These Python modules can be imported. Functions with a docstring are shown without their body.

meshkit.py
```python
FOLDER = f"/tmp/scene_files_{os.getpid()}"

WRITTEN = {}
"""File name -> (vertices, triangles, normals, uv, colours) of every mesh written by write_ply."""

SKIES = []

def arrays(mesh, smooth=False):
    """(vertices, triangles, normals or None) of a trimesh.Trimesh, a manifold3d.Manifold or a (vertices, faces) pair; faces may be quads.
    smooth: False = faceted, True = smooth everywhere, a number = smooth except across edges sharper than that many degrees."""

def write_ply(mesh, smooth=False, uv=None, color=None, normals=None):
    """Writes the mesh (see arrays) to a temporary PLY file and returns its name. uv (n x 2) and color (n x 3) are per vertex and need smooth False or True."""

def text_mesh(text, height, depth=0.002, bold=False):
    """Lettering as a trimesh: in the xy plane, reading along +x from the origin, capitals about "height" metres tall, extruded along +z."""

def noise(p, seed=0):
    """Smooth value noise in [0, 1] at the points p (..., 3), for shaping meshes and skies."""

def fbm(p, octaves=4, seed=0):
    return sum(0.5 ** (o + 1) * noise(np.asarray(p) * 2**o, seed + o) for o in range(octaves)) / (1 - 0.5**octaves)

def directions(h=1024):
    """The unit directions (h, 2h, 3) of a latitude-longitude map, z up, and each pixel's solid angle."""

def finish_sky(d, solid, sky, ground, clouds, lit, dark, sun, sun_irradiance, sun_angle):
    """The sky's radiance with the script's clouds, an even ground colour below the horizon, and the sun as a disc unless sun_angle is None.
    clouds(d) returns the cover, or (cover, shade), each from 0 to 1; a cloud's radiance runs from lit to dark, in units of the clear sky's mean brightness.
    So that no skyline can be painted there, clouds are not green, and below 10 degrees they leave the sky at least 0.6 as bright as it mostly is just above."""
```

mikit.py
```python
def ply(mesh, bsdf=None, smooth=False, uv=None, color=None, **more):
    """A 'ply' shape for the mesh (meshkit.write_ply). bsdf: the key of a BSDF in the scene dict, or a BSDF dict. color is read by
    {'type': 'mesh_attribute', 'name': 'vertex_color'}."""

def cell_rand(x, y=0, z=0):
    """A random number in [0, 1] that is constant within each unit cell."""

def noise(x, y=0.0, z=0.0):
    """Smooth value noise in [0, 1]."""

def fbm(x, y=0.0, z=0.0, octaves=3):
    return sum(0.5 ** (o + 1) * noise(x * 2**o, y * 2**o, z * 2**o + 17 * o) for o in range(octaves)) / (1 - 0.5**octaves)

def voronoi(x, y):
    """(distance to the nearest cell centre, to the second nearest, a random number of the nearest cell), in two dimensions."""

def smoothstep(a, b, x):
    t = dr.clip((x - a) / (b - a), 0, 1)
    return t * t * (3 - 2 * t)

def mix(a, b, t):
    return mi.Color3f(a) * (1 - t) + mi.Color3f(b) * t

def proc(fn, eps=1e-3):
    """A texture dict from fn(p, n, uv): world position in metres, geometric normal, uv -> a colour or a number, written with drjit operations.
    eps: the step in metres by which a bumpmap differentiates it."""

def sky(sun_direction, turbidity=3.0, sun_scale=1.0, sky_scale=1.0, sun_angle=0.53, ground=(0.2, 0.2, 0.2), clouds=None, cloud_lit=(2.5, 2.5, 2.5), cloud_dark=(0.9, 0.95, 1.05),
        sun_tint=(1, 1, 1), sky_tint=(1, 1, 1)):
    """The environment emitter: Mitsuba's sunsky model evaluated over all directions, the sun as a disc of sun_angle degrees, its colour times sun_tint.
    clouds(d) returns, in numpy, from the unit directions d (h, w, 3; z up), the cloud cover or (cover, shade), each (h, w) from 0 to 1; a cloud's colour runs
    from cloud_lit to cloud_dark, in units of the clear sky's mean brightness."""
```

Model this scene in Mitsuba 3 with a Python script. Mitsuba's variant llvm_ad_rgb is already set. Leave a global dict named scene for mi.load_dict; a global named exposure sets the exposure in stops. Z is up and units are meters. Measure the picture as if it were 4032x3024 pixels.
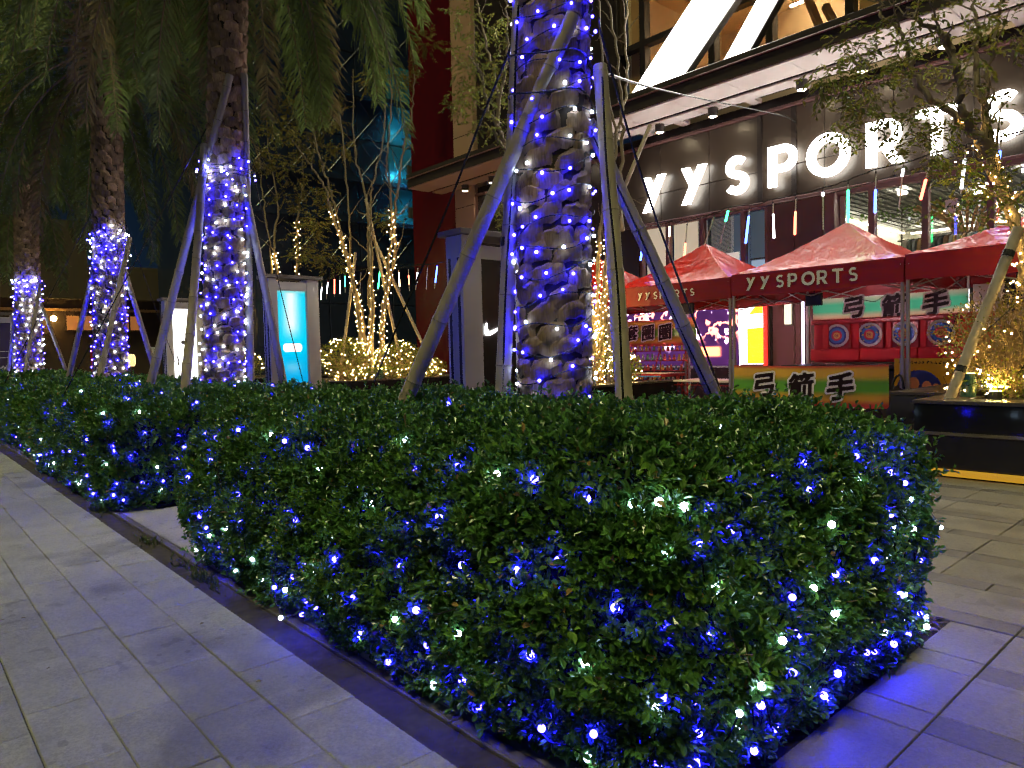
import math, random, json
import numpy as np, trimesh, mitsuba as mi, mikit, meshkit
import drjit as dr
from shapely import LineString, Polygon, Point, affinity, union_all
T = mi.ScalarTransform4f
scene, labels = {}, {}
rng = np.random.default_rng(11)
random.seed(11)
A = np.array

# ---------------------------------------------------------------- camera, sky, exposure
exposure = 2.28
K = 0.25                      # every lamp is given in display units; exposure 2 multiplies by 4
pitch, roll, yaw = np.radians(2.6), np.radians(1.4), np.radians(41.65)
fwd = A([np.sin(yaw) * np.cos(pitch), np.cos(yaw) * np.cos(pitch), -np.sin(pitch)])
r0 = A([np.cos(yaw), -np.sin(yaw), 0.0]); u0 = np.cross(r0, fwd)
cam_right = np.cos(roll) * r0 - np.sin(roll) * u0
cam_up = np.cross(cam_right, fwd)
CAM = A([0, 0, 1.5])
scene['camera'] = {'type': 'perspective', 'fov': 71.53, 'fov_axis': 'x', 'near_clip': 0.05, 'far_clip': 400.0,
                   'to_world': T().look_at(origin=CAM.tolist(), target=(CAM + fwd).tolist(), up=cam_up.tolist())}
SUN = [-0.40, -0.25, 0.88]    # the street lighting across the road: high on the left, soft and weak
scene['sky'] = {**mikit.sky(SUN, turbidity=3, sun_scale=0.29, sky_scale=0.020, sun_angle=9, ground=(.05, .05, .06), sun_tint=(.88, 1.0, .56), sky_tint=(.55, .85, 1.1)), 'sampling_weight': 120.0}

# ---------------------------------------------------------------- helpers
def ply_(mesh, bsdf=None, **kw): return mikit.ply(mesh, 'm_' + bsdf if bsdf else None, **kw)
def num(name):
    if name not in used: used[name] = 0; return name
    used[name] += 1; return f'{name}_{used[name]:03d}'
used = {}
def tag(key, label=None, cat=None, group=None, kind=None):
    d = {}
    if label: d['label'] = label
    if cat: d['category'] = cat
    if group: d['group'] = group
    if kind: d['kind'] = kind
    if d: labels[key] = {**labels.get(key, {}), **d}
    return key
def thing(name, label, cat, group=None): return tag(num(name), label, cat, group)
def cat_(ms): return ms[0] if len(ms) == 1 else trimesh.util.concatenate(ms)
def shape(mesh, bsdf, smooth=False, light=None, **kw):
    d = ply_(mesh, bsdf, smooth=smooth, **kw) if not isinstance(mesh, dict) else {**mesh, 'bsdf': {'type': 'ref', 'id': 'm_' + bsdf}}
    if light is not None: d['emitter'] = light
    return d
def part(parent, name, mesh, bsdf, smooth=False, light=None, tw=None, label=None, kind=None, **kw):
    key = num(parent + '__' + name)
    scene[key] = shape(mesh, bsdf, smooth, light, **kw)
    if tw is not None: scene[key]['to_world'] = tw
    return tag(key, label, kind=kind)
def solo(name, mesh, bsdf, label, cat, group=None, smooth=False, light=None, tw=None, **kw):
    key = num(name); scene[key] = shape(mesh, bsdf, smooth, light, **kw)
    if tw is not None: scene[key]['to_world'] = tw
    return tag(key, label, cat, group)
def struct(name, mesh, bsdf, smooth=False, kind='structure', **kw):
    key = num(name); scene[key] = shape(mesh, bsdf, smooth, **kw); return tag(key, kind=kind)
def em(r, g, b): return {'type': 'area', 'radiance': {'type': 'rgb', 'value': [r * K, g * K, b * K]}}
def backlit(key, fn): scene['m_' + key] = {'type': 'principledthin', 'base_color': mikit.proc(fn), 'roughness': .5, 'diff_trans': 1.7, 'spec_trans': 0., 'eta': 1.3}

def box(x0, x1, y0, y1, z0, z1, c=0.0):
    if c <= 0:
        m = trimesh.creation.box(extents=[x1 - x0, y1 - y0, z1 - z0]); m.apply_translation([(x0 + x1) / 2, (y0 + y1) / 2, (z0 + z1) / 2]); return m
    h = A([x1 - x0, y1 - y0, z1 - z0]) / 2; c = min(c, h.min() * .8); pts = []
    for s in np.ndindex(2, 2, 2):
        s = A(s) * 2 - 1
        for k in range(3):
            q = h - c; q[k] = h[k]; pts.append(s * q)
    m = trimesh.convex.convex_hull(A(pts)); m.apply_translation([(x0 + x1) / 2, (y0 + y1) / 2, (z0 + z1) / 2]); return m
def sheet(x0, x1, y0, y1, z, nx=1, ny=1):
    xs, ys = np.linspace(x0, x1, nx + 1), np.linspace(y0, y1, ny + 1)
    X, Y = np.meshgrid(xs, ys, indexing='ij'); v = np.stack([X, Y, np.full_like(X, z)], -1).reshape(-1, 3)
    i, j = np.meshgrid(np.arange(nx), np.arange(ny), indexing='ij'); a = i * (ny + 1) + j
    q = np.stack([a, a + ny + 1, a + ny + 2, a + 1], -1).reshape(-1, 4)
    return trimesh.Trimesh(v, np.vstack([q[:, [0, 1, 2]], q[:, [0, 2, 3]]]), process=False)
def tube(pts, rad, n=8, caps=True):
    p = A(pts, float); m = len(p); r = np.broadcast_to(A(rad, float), (m,))
    t = np.gradient(p, axis=0); t /= np.linalg.norm(t, axis=1, keepdims=True) + 1e-12
    ref = A([0, 0, 1.]) if abs(t[:, 2]).mean() < .8 else A([1., 0, 0])
    a = np.cross(t, ref); a /= np.linalg.norm(a, axis=1, keepdims=True) + 1e-12; b = np.cross(t, a)
    th = np.arange(n) * 2 * np.pi / n
    v = (p[:, None] + r[:, None, None] * (np.cos(th)[None, :, None] * a[:, None] + np.sin(th)[None, :, None] * b[:, None])).reshape(-1, 3)
    i, j = np.meshgrid(np.arange(m - 1), np.arange(n), indexing='ij'); j2 = (j + 1) % n
    q = np.stack([i * n + j, i * n + j2, (i + 1) * n + j2, (i + 1) * n + j], -1).reshape(-1, 4)
    f = np.vstack([q[:, [0, 1, 2]], q[:, [0, 2, 3]]])
    if caps:
        v = np.vstack([v, p[:1], p[-1:]]); c0, c1 = m * n, m * n + 1; k = np.arange(n); k2 = (k + 1) % n
        f = np.vstack([f, np.stack([k * 0 + c0, k2, k], 1), np.stack([k * 0 + c1, (m - 1) * n + k, (m - 1) * n + k2], 1)])
    return trimesh.Trimesh(v, f, process=False)
def smooth_path(pts, n, j=0.0, seed=0):
    """Catmull-Rom through the points, n samples, with small random bends."""
    p = A(pts, float); p = np.vstack([2 * p[0] - p[1], p, 2 * p[-1] - p[-2]]); out = []
    m = len(p) - 3
    for s in np.linspace(0, m - 1e-6, n):
        i = int(s); t = s - i; a, b, c, d = p[i:i + 4]
        out.append(.5 * (2 * b + (c - a) * t + (2 * a - 5 * b + 4 * c - d) * t * t + (3 * b - a - 3 * c + d) * t ** 3))
    out = A(out)
    if j: out[1:-1] += np.random.default_rng(seed).normal(0, j, (n - 2, 3))
    return out
def lathe(profile, n=16):
    m = trimesh.creation.revolve(A(profile, float), sections=n)
    if m.volume < 0: m.invert()
    return m
def prism(geom, depth):
    gs = getattr(geom, 'geoms', [geom])
    return cat_([trimesh.creation.extrude_polygon(g, depth, engine='earcut') for g in gs])
def frame(m, o, ex, ey, ez):
    """Takes a mesh from its own xyz to the axes ex, ey, ez at o."""
    m = m.copy(); M = np.eye(4); M[:3, 0], M[:3, 1], M[:3, 2], M[:3, 3] = ex, ey, ez, o; m.apply_transform(M); return m
FACE_W = dict(ex=[0, -1, 0], ey=[0, 0, 1], ez=[-1, 0, 0])      # lettering on a wall that faces the path (-x): reads along -y
FACE_S = dict(ex=[1, 0, 0], ey=[0, 0, 1], ez=[0, -1, 0])       # lettering on a face that looks along -y: reads along +x
def unit(v): return v / (np.linalg.norm(v, axis=-1, keepdims=True) + 1e-12)
def leaf_mesh(P, D, N, L, W, col, fold=.18, curl=.12):
    """Four-triangle folded leaves: base points P, axes D, normals N, lengths, widths, colours."""
    P, D = A(P), unit(A(D)); S = unit(np.cross(D, N)); N = np.cross(S, D); n = len(P)
    L = np.broadcast_to(L, (n,))[:, None]; W = np.broadcast_to(W, (n,))[:, None]
    t = [(0, 0, 0), (.5, .38, 1), (.42, .72, 1), (0, 1, -.6), (-.42, .72, 1), (-.5, .38, 1)]
    V = np.stack([P + S * W * a + D * L * b + N * (W * fold * c if c > 0 else L * curl * c) for a, b, c in t], 1)
    F = A([[0, 1, 2], [0, 2, 3], [0, 3, 4], [0, 4, 5]])
    F = (F[None] + np.arange(n)[:, None, None] * 6).reshape(-1, 3)
    return trimesh.Trimesh(V.reshape(-1, 3), F, process=False), np.repeat(np.broadcast_to(A(col), (n, 3)), 6, axis=0)
def rand_dirs(n, g=rng): return unit(g.normal(size=(n, 3)))

# ---------------------------------------------------------------- materials
def rgb(*c): return {'type': 'rgb', 'value': list(c)}
def mat(key, color, rough=.6, metal=0., spec=.5, coat=0., two=True, bump=None, bscale=None, **kw):
    b = {'type': 'principled', 'base_color': rgb(*color) if not isinstance(color, dict) else color, 'roughness': rough, 'metallic': metal, **({} if metal else {'specular': spec}), 'clearcoat': coat, **kw}
    if bump is not None: b = {'type': 'bumpmap', 'arbitrary': mikit.proc(bump), 'scale': bscale, 'bsdf': b}
    scene['m_' + key] = {'type': 'twosided', 'bsdf': b} if two else b
P_ = mikit
def stone(base, dark, f=1.0):
    def fn(p, n, uv):
        a = P_.fbm(p.x * 5 * f, p.y * 5 * f, p.z * 5 * f); b = P_.noise(p.x * 240, p.y * 240, p.z * 240); c = P_.noise(p.x * 90, p.y * 90, 3.)
        big = P_.noise(p.x * .9, p.y * .9, 7.)
        st = 1 - .32 * P_.smoothstep(.56, .74, P_.fbm(p.x * 1.9, p.y * 1.9, 11.)) -   .2 * P_.smoothstep(.80, .86, P_.noise(p.x * 17, p.y * 17, 5.)) * P_.smoothstep(.5, .7, P_.noise(p.x * 2.3, p.y * 2.3, 9.))
        return st * P_.mix(dark, base, dr.clip(.25 + .45 * a + .5 * (b - .5) + .35 * (c - .5) + .3 * big, 0, 1))
    return mikit.proc(fn)
grain = lambda p, n, uv: P_.noise(p.x * 260, p.y * 260, p.z * 260) + .6 * P_.noise(p.x * 110, p.y * 110, 2.)
mat('granite_light', stone((.275, .275, .25), (.13, .13, .117)), .62, bump=grain, bscale=.0012)
for i_, t_ in enumerate((.94, 1.05, .98)): mat(f'granite_light_{i_}', stone((.275 * t_, .275 * t_, .25 * t_), (.13 * t_, .13 * t_, .117 * t_)), .6, bump=grain, bscale=.0012)
for i_, t_ in enumerate((.92, 1.07, 1.0)): mat(f'granite_warm_{i_}', stone((.16 * t_, .145 * t_, .12 * t_), (.085 * t_, .076 * t_, .064 * t_)), .58, bump=grain, bscale=.0012)
mat('granite_warm', stone((.16, .145, .12), (.085, .076, .064)), .58, bump=grain, bscale=.0012)
mat('granite_band', stone((.095, .088, .084), (.05, .046, .045)), .55)
mat('concrete', stone((.25, .24, .26), (.14, .135, .145), .4), .7)
def soil_fn(p, n, uv): return P_.mix((.012, .010, .008), (.05, .042, .03), P_.fbm(p.x * 22, p.y * 22, p.z * 22))
mat('soil', mikit.proc(soil_fn), .95, bump=lambda p, n, uv: P_.fbm(p.x * 30, p.y * 30, 1.), bscale=.02)
mat('joint', (.028, .026, .024), .9)
mat('plaza', stone((.2, .18, .165), (.1, .09, .085), .3), .5)
mat('black_granite', (.012, .011, .012), .08, spec=.6)
mat('black_granite_top', stone((.09, .075, .06), (.03, .026, .024)), .18)
def bark_fn(p, n, uv):
    a = P_.fbm(p.x * 18, p.y * 18, p.z * 9); b = P_.noise(p.x * 130, p.y * 130, p.z * 14)
    return P_.mix((.10, .062, .04), (.42, .28, .18), dr.clip(a * .9 + .45 * (b - .4), 0, 1))
for i_, t_ in enumerate((.62, 1.2)):
    mat(f'palm_bark_{i_}', mikit.proc(lambda p, n, uv, t_=t_: bark_fn(p, n, uv) * t_), .85, bump=lambda p, n, uv: P_.noise(p.x * 140, p.y * 140, p.z * 16), bscale=.004)
mat('palm_bark', mikit.proc(bark_fn), .85, bump=lambda p, n, uv: P_.noise(p.x * 140, p.y * 140, p.z * 16), bscale=.004)
mat('palm_core_shade', (.03, .021, .016), .95)  # near-black, stands in for the shade in cracks between bark blocks
def bamboo_fn(p, n, uv): return P_.mix((.19, .155, .115), (.34, .29, .225), P_.fbm(p.x * 14, p.y * 14, p.z * 3.5))
mat('bamboo', mikit.proc(bamboo_fn), .5)
mat('bamboo_node', (.16, .13, .10), .6)
mat('tape', (.01, .01, .012), .45)
mat('wire', (.008, .010, .010), .5)
mat('bulb', (.01, .01, .01), .4)
def thin(key, col, rough=.4, dt=.7): scene['m_' + key] = {'type': 'principledthin', 'base_color': col, 'roughness': rough, 'diff_trans': dt, 'spec_trans': 0., 'eta': 1.5}
VC = {'type': 'mesh_attribute', 'name': 'vertex_color'}
def leafy(key, rough, spec, w, dt):
    scene['m_' + key] = {'type': 'blendbsdf', 'weight': w, 'gloss': {'type': 'twosided', 'bsdf': {'type': 'principled', 'base_color': VC, 'roughness': rough, 'specular': spec}}, 'thin': {'type': 'principledthin', 'base_color': VC, 'roughness': .5, 'diff_trans': dt, 'spec_trans': 0., 'eta': 1.4}}
leafy('leaf', .30, .75, .35, 1.1); leafy('frond_leaf', .45, .35, .7, 1.2); leafy('tree_leaf', .42, .5, .5, 1.1)
mat('twig', (.22, .155, .08), .85)
mat('tree_bark', (.14, .11, .075), .85)
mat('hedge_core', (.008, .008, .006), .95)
mat('facade', (.045, .033, .024), .36, spec=.5)
mat('facade_dark', (.02, .014, .012), .4)
mat('facade_plum', (.085, .036, .036), .45)
mat('frame_plum', (.14, .07, .068), .42)
mat('canopy_dark', (.030, .024, .022), .45)
mat('soffit', (.66, .62, .60), .42)
mat('soffit_dark', (.05, .035, .032), .5)
mat('red_wall', (.065, .001, .003), .38, spec=.5)
mat('beige_clad', (.36, .22, .16), .5)
mat('timber', (.34, .185, .075), .5)
mat('ceiling_warm', (.62, .47, .28), .6)
mat('white_paint', (.72, .70, .68), .4)
mat('pylon_frame', (.55, .52, .50), .38)
mat('pylon_side', (.30, .29, .36), .32)
mat('pylon_cap', (.13, .11, .11), .5)
mat('panel_black', (.022, .018, .018), .22)
mat('grey_metal', (.30, .28, .25), .4, metal=.6)
mat('dark_metal', (.05, .045, .04), .45)
mat('slat', (.06, .06, .055), .5)
mat('room_grey', (.55, .54, .47), .7)
mat('blind', (.55, .49, .38), .8)
mat('louvre', (.12, .125, .13), .5)
mat('steel_blue', (.10, .15, .21), .25)
wr = lambda p, n, uv: P_.fbm(p.x * 7, p.y * 5, p.z * 7) + .55 * P_.fbm(p.x * 24, p.y * 20, p.z * 24)
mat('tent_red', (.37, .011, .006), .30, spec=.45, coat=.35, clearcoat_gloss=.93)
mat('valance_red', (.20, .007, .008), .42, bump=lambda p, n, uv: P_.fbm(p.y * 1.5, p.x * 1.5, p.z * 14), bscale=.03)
mat('print_white', (.55, .50, .49), .5)
mat('print_dark', (.016, .008, .011), .85, spec=.1)
mat('print_halo', (.70, .64, .68), .8, spec=.1)
mat('red_cloth', (.52, .008, .010), .5)
mat('red_frame', (.30, .012, .012), .4)
def rainbow(p, n, uv):
    v = uv.y; c = P_.mix((.50, .035, .02), (.60, .30, .02), P_.smoothstep(.05, .22, v)); c = P_.mix(c, (.10, .32, .02), P_.smoothstep(.24, .42, v)); c = P_.mix(c, (.11, .30, .03), P_.smoothstep(.5, .6, v))
    c = P_.mix(c, (.62, .34, .03), P_.smoothstep(.58, .78, v)); return P_.mix(c, (.50, .06, .03), P_.smoothstep(.88, 1., v))
mat('rainbow', mikit.proc(rainbow), .5)
def mint(p, n, uv):
    v = uv.y; c = P_.mix((.55, .12, .10), (.60, .44, .28), P_.smoothstep(.0, .18, v)); c = P_.mix(c, (.07, .40, .22), P_.smoothstep(.14, .42, v)); return P_.mix(c, (.52, .50, .34), P_.smoothstep(.66, .98, v))
mat('mint', mikit.proc(mint), .5)
mat('poster_yellow', (.62, .36, .008), .5)
mat('deep_blue', (.02, .03, .20), .4); mat('mid_blue', (.03, .12, .42), .4); mat('target_white', (.55, .53, .50), .6); mat('target_gold', (.60, .33, .05), .5); mat('target_red', (.50, .02, .05), .5); mat('peach', (.62, .27, .12), .5)
mat('dark_green', (.02, .06, .05), .4)
mat('navy_wall', (.010, .017, .040), .35)
mat('cyan_glow_panel', (.02, .15, .23), .4)  # tower wall with the cyan light's glow painted into its colour
mat('shed', (.045, .028, .02), .7); mat('shed_roof', (.06, .045, .03), .8)
mat('paper', (.55, .5, .4), .7)
mat('purple_panel', (.045, .03, .09), .4)
scene['m_pane'] = {'type': 'thindielectric', 'int_ior': 1.5}
mat('tube_clear', (.45, .45, .46), .2)
# ---------------------------------------------------------------- measured points in metres
D_={"A":[[[10.9,18.97,1.05],[10.93,19.19,2.59],[10.87,19.5,4.01],[10.67,19.96,6.02],[10.53,20.32,7.22],[10.38,20.7,8.62],[10.53,20.84,10.43]],[[10.95,18.92,1.05],[11.05,19.12,2.59],[10.93,19.52,4.01],[11.03,19.75,6.21],[11.05,20.08,8.59],[10.89,20.51,9.99]],[[10.95,18.92,1.05],[11.13,18.86,2.58],[11.17,18.94,4.39],[11.23,18.98,5.88],[11.07,19.22,7.3],[11.04,19.31,8.22],[11.12,19.36,10.12]],[[10.95,18.92,1.05],[11.12,18.72,2.57],[11.18,18.73,5.83],[11.27,18.57,6.78],[11.49,18.32,8.24],[11.46,18.31,9.88]],[[11.31,18.59,1.04],[11.29,18.47,2.56],[11.44,18.21,4.32],[11.47,18.02,5.75],[11.32,17.99,6.93],[11.36,17.78,8.08],[11.37,17.65,9.91]],[[11.31,18.59,1.04],[11.39,18.55,2.56],[11.68,18.34,4.35],[11.77,18.29,5.83],[11.99,18.13,7.55],[12.19,17.96,8.47],[12.31,17.87,9.81]],[[10.92,18.98,1.61],[10.75,19.21,3.84],[10.36,19.62,5.88],[10.23,19.72,6.56],[9.9,20.0,7.28],[9.52,20.32,7.99]]],"D":[[[11.5,26.52,1.0],[11.7,26.72,4.59],[11.74,26.94,6.04],[11.97,26.98,7.51],[11.85,27.38,9.54],[11.9,27.58,11.04]],[[12.04,26.05,0.98],[12.13,25.92,4.71],[12.16,25.74,6.62],[12.33,25.43,8.32],[12.12,25.45,10.01]],[[11.5,26.52,1.0],[11.57,26.91,5.31],[11.52,27.25,7.32],[11.53,27.54,9.34]]],"B":[[[11.39,9.98,0.77],[11.36,9.89,2.03],[11.39,9.74,3.37],[11.39,9.61,4.58],[11.4,9.47,5.77],[11.18,9.55,7.12],[11.04,9.57,8.81]],[[11.41,9.97,0.77],[11.39,9.86,2.03],[11.55,9.63,3.94],[11.62,9.47,5.52],[11.52,9.42,6.7],[11.36,9.44,7.95],[11.12,9.52,9.0]],[[11.38,10.0,0.77],[11.55,10.18,2.64],[11.83,10.25,4.25],[12.18,10.25,5.79],[12.65,10.15,7.26],[12.81,10.32,8.66],[13.08,10.38,9.99]],[[11.35,10.02,0.77],[11.34,10.24,3.03],[10.87,10.83,4.83],[10.19,11.58,6.05],[10.2,11.7,7.06],[10.1,11.92,8.18],[9.97,12.18,9.4]],[[11.35,10.02,0.77],[11.14,10.19,2.82],[10.44,10.8,4.96],[9.75,11.35,6.3],[9.55,11.45,7.22],[9.29,11.56,7.56]],[[11.37,10.0,0.77],[11.16,10.33,3.42],[10.42,11.06,5.2],[9.97,11.48,5.99],[10.03,11.44,6.66],[10.18,11.35,7.91],[10.19,11.39,9.07]]],"C":[[[10.64,2.26,0.83],[10.75,2.34,1.97],[10.8,2.45,2.68],[10.79,2.62,3.34],[10.74,2.82,3.9],[10.55,3.13,4.41],[10.37,3.42,4.77],[10.36,3.57,5.2],[10.38,3.69,5.56],[10.3,3.9,5.89],[10.33,4.0,6.24]],[[10.62,2.28,0.83],[10.78,2.37,2.04],[10.85,2.51,2.87],[10.84,2.74,3.72],[10.85,2.97,5.01],[11.02,3.0,5.57],[11.14,3.09,6.14]],[[10.62,2.28,0.83],[10.76,2.34,2.03],[10.79,2.5,3.03],[10.72,2.71,3.58],[10.74,2.84,4.2],[10.93,2.85,5.0],[11.18,2.79,5.73],[11.33,2.79,6.08]],[[10.37,2.67,3.75],[10.09,2.89,4.32],[9.97,2.98,5.1],[9.71,3.16,5.34],[9.47,3.32,5.53]]],"Cc":[[8.92,4.02,4.94,0.26],[9.49,4.03,5.34,0.29],[8.41,3.32,4.95,0.34],[9.77,3.47,5.48,0.34],[9.47,2.96,5.27,0.34],[9.98,4.12,5.17,0.2],[8.38,3.31,4.38,0.29],[9.79,3.75,5.13,0.26],[10.46,3.65,4.9,0.29],[9.16,3.05,4.22,0.31],[10.76,3.47,5.16,0.23],[9.84,4.18,4.42,0.26],[8.27,3.27,3.99,0.26],[10.07,3.52,4.12,0.26],[8.68,2.84,3.77,0.26],[10.04,3.0,4.16,0.23],[10.04,2.83,4.34,0.34],[9.61,2.62,4.77,0.26],[10.15,2.48,5.08,0.26],[11.0,3.05,5.62,0.34],[10.18,2.44,5.29,0.29],[8.94,3.0,3.64,0.23],[10.48,3.11,3.81,0.26],[10.0,2.86,3.68,0.26],[10.83,3.05,3.55,0.23],[9.77,2.47,3.13,0.23],[10.18,2.34,3.32,0.2],[9.73,4.08,4.29,0.17],[9.45,3.57,4.62,0.26],[10.06,2.93,3.19,0.2],[8.62,3.56,4.35,0.2],[7.98,3.54,4.41,0.17],[10.53,3.79,5.38,0.29]],"Bc":[[9.17,11.53,8.35,0.31],[10.24,12.23,8.61,0.34],[10.08,11.35,8.59,0.34],[10.09,12.56,8.19,0.29],[9.88,11.53,7.7,0.34],[10.74,11.97,8.46,0.34],[9.45,12.2,6.89,0.24],[9.39,11.57,6.8,0.34],[10.2,11.94,6.98,0.34],[10.4,11.63,7.18,0.29],[9.73,12.28,7.61,0.29],[9.7,11.75,6.34,0.29],[9.8,11.13,6.06,0.29],[10.2,11.57,4.48,0.24],[9.69,10.86,4.12,0.2],[10.15,11.74,4.7,0.15],[10.31,11.51,5.27,0.14],[9.62,11.69,7.21,0.29]],"Ac":[[10.35,24.23,9.22,0.53],[9.77,21.47,8.6,0.53],[10.55,21.82,8.53,0.53],[10.66,23.89,8.25,0.61],[9.5,22.67,7.96,0.46],[10.97,23.14,7.83,0.61],[11.28,22.35,8.33,0.46],[11.16,24.15,7.25,0.53],[11.65,23.96,6.79,0.46],[10.49,23.74,9.75,0.46],[11.94,22.89,9.51,0.46],[10.08,20.78,5.37,0.53],[11.42,22.56,4.97,0.46],[12.02,22.73,4.71,0.38],[10.61,21.88,9.44,0.46],[11.86,21.52,8.39,0.3],[11.19,21.63,6.8,0.3],[13.66,21.97,6.37,0.27],[10.72,21.11,5.77,0.38],[11.39,21.18,9.27,0.46],[11.48,18.98,9.82,0.38],[10.42,21.87,4.82,0.38],[10.95,22.87,10.39,0.53],[14.47,21.43,11.4,0.46],[15.11,20.87,12.5,0.46]],"cordL":[[3.27,3.52,3.64],[3.35,4.02,3.2],[3.42,4.54,2.68],[3.28,5.2,1.65],[3.35,5.71,1.17]],"cordR":[[3.59,3.1,3.64],[3.8,3.25,3.61],[4.1,3.27,3.01],[4.43,3.28,2.43],[4.94,3.08,1.14]]}
POLES=[[[[2.42, 4.74, -0.05], [3.29, 3.12, 3.47]], [[3.19, 3.82, -0.05], [3.22, 3.46, 3.72]], [[3.19, 2.54, -0.05], [3.54, 3.05, 3.2]], [[5.23, 2.77, -0.05], [3.69, 3.24, 2.93]]], [[[2.41, 10.51, -0.05], [3.49, 9.23, 4.99]], [[2.54, 8.92, -0.05], [3.22, 9.42, 4.12]], [[3.78, 9.71, -0.05], [3.73, 9.29, 5.07]], [[4.54, 9.87, -0.05], [3.68, 9.32, 3.76]]], [[[2.6, 16.94, -0.05], [3.23, 15.73, 3.4]], [[2.76, 15.02, -0.05], [3.71, 15.19, 3.77]], [[4.57, 15.87, -0.05], [3.71, 15.56, 3.27]]], [[[2.66, 25.69, -0.05], [3.08, 25.09, 3.23]], [[2.8, 24.01, -0.05], [3.59, 24.53, 3.68]], [[4.61, 25.32, -0.05], [3.67, 24.84, 3.17]]]]
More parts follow.
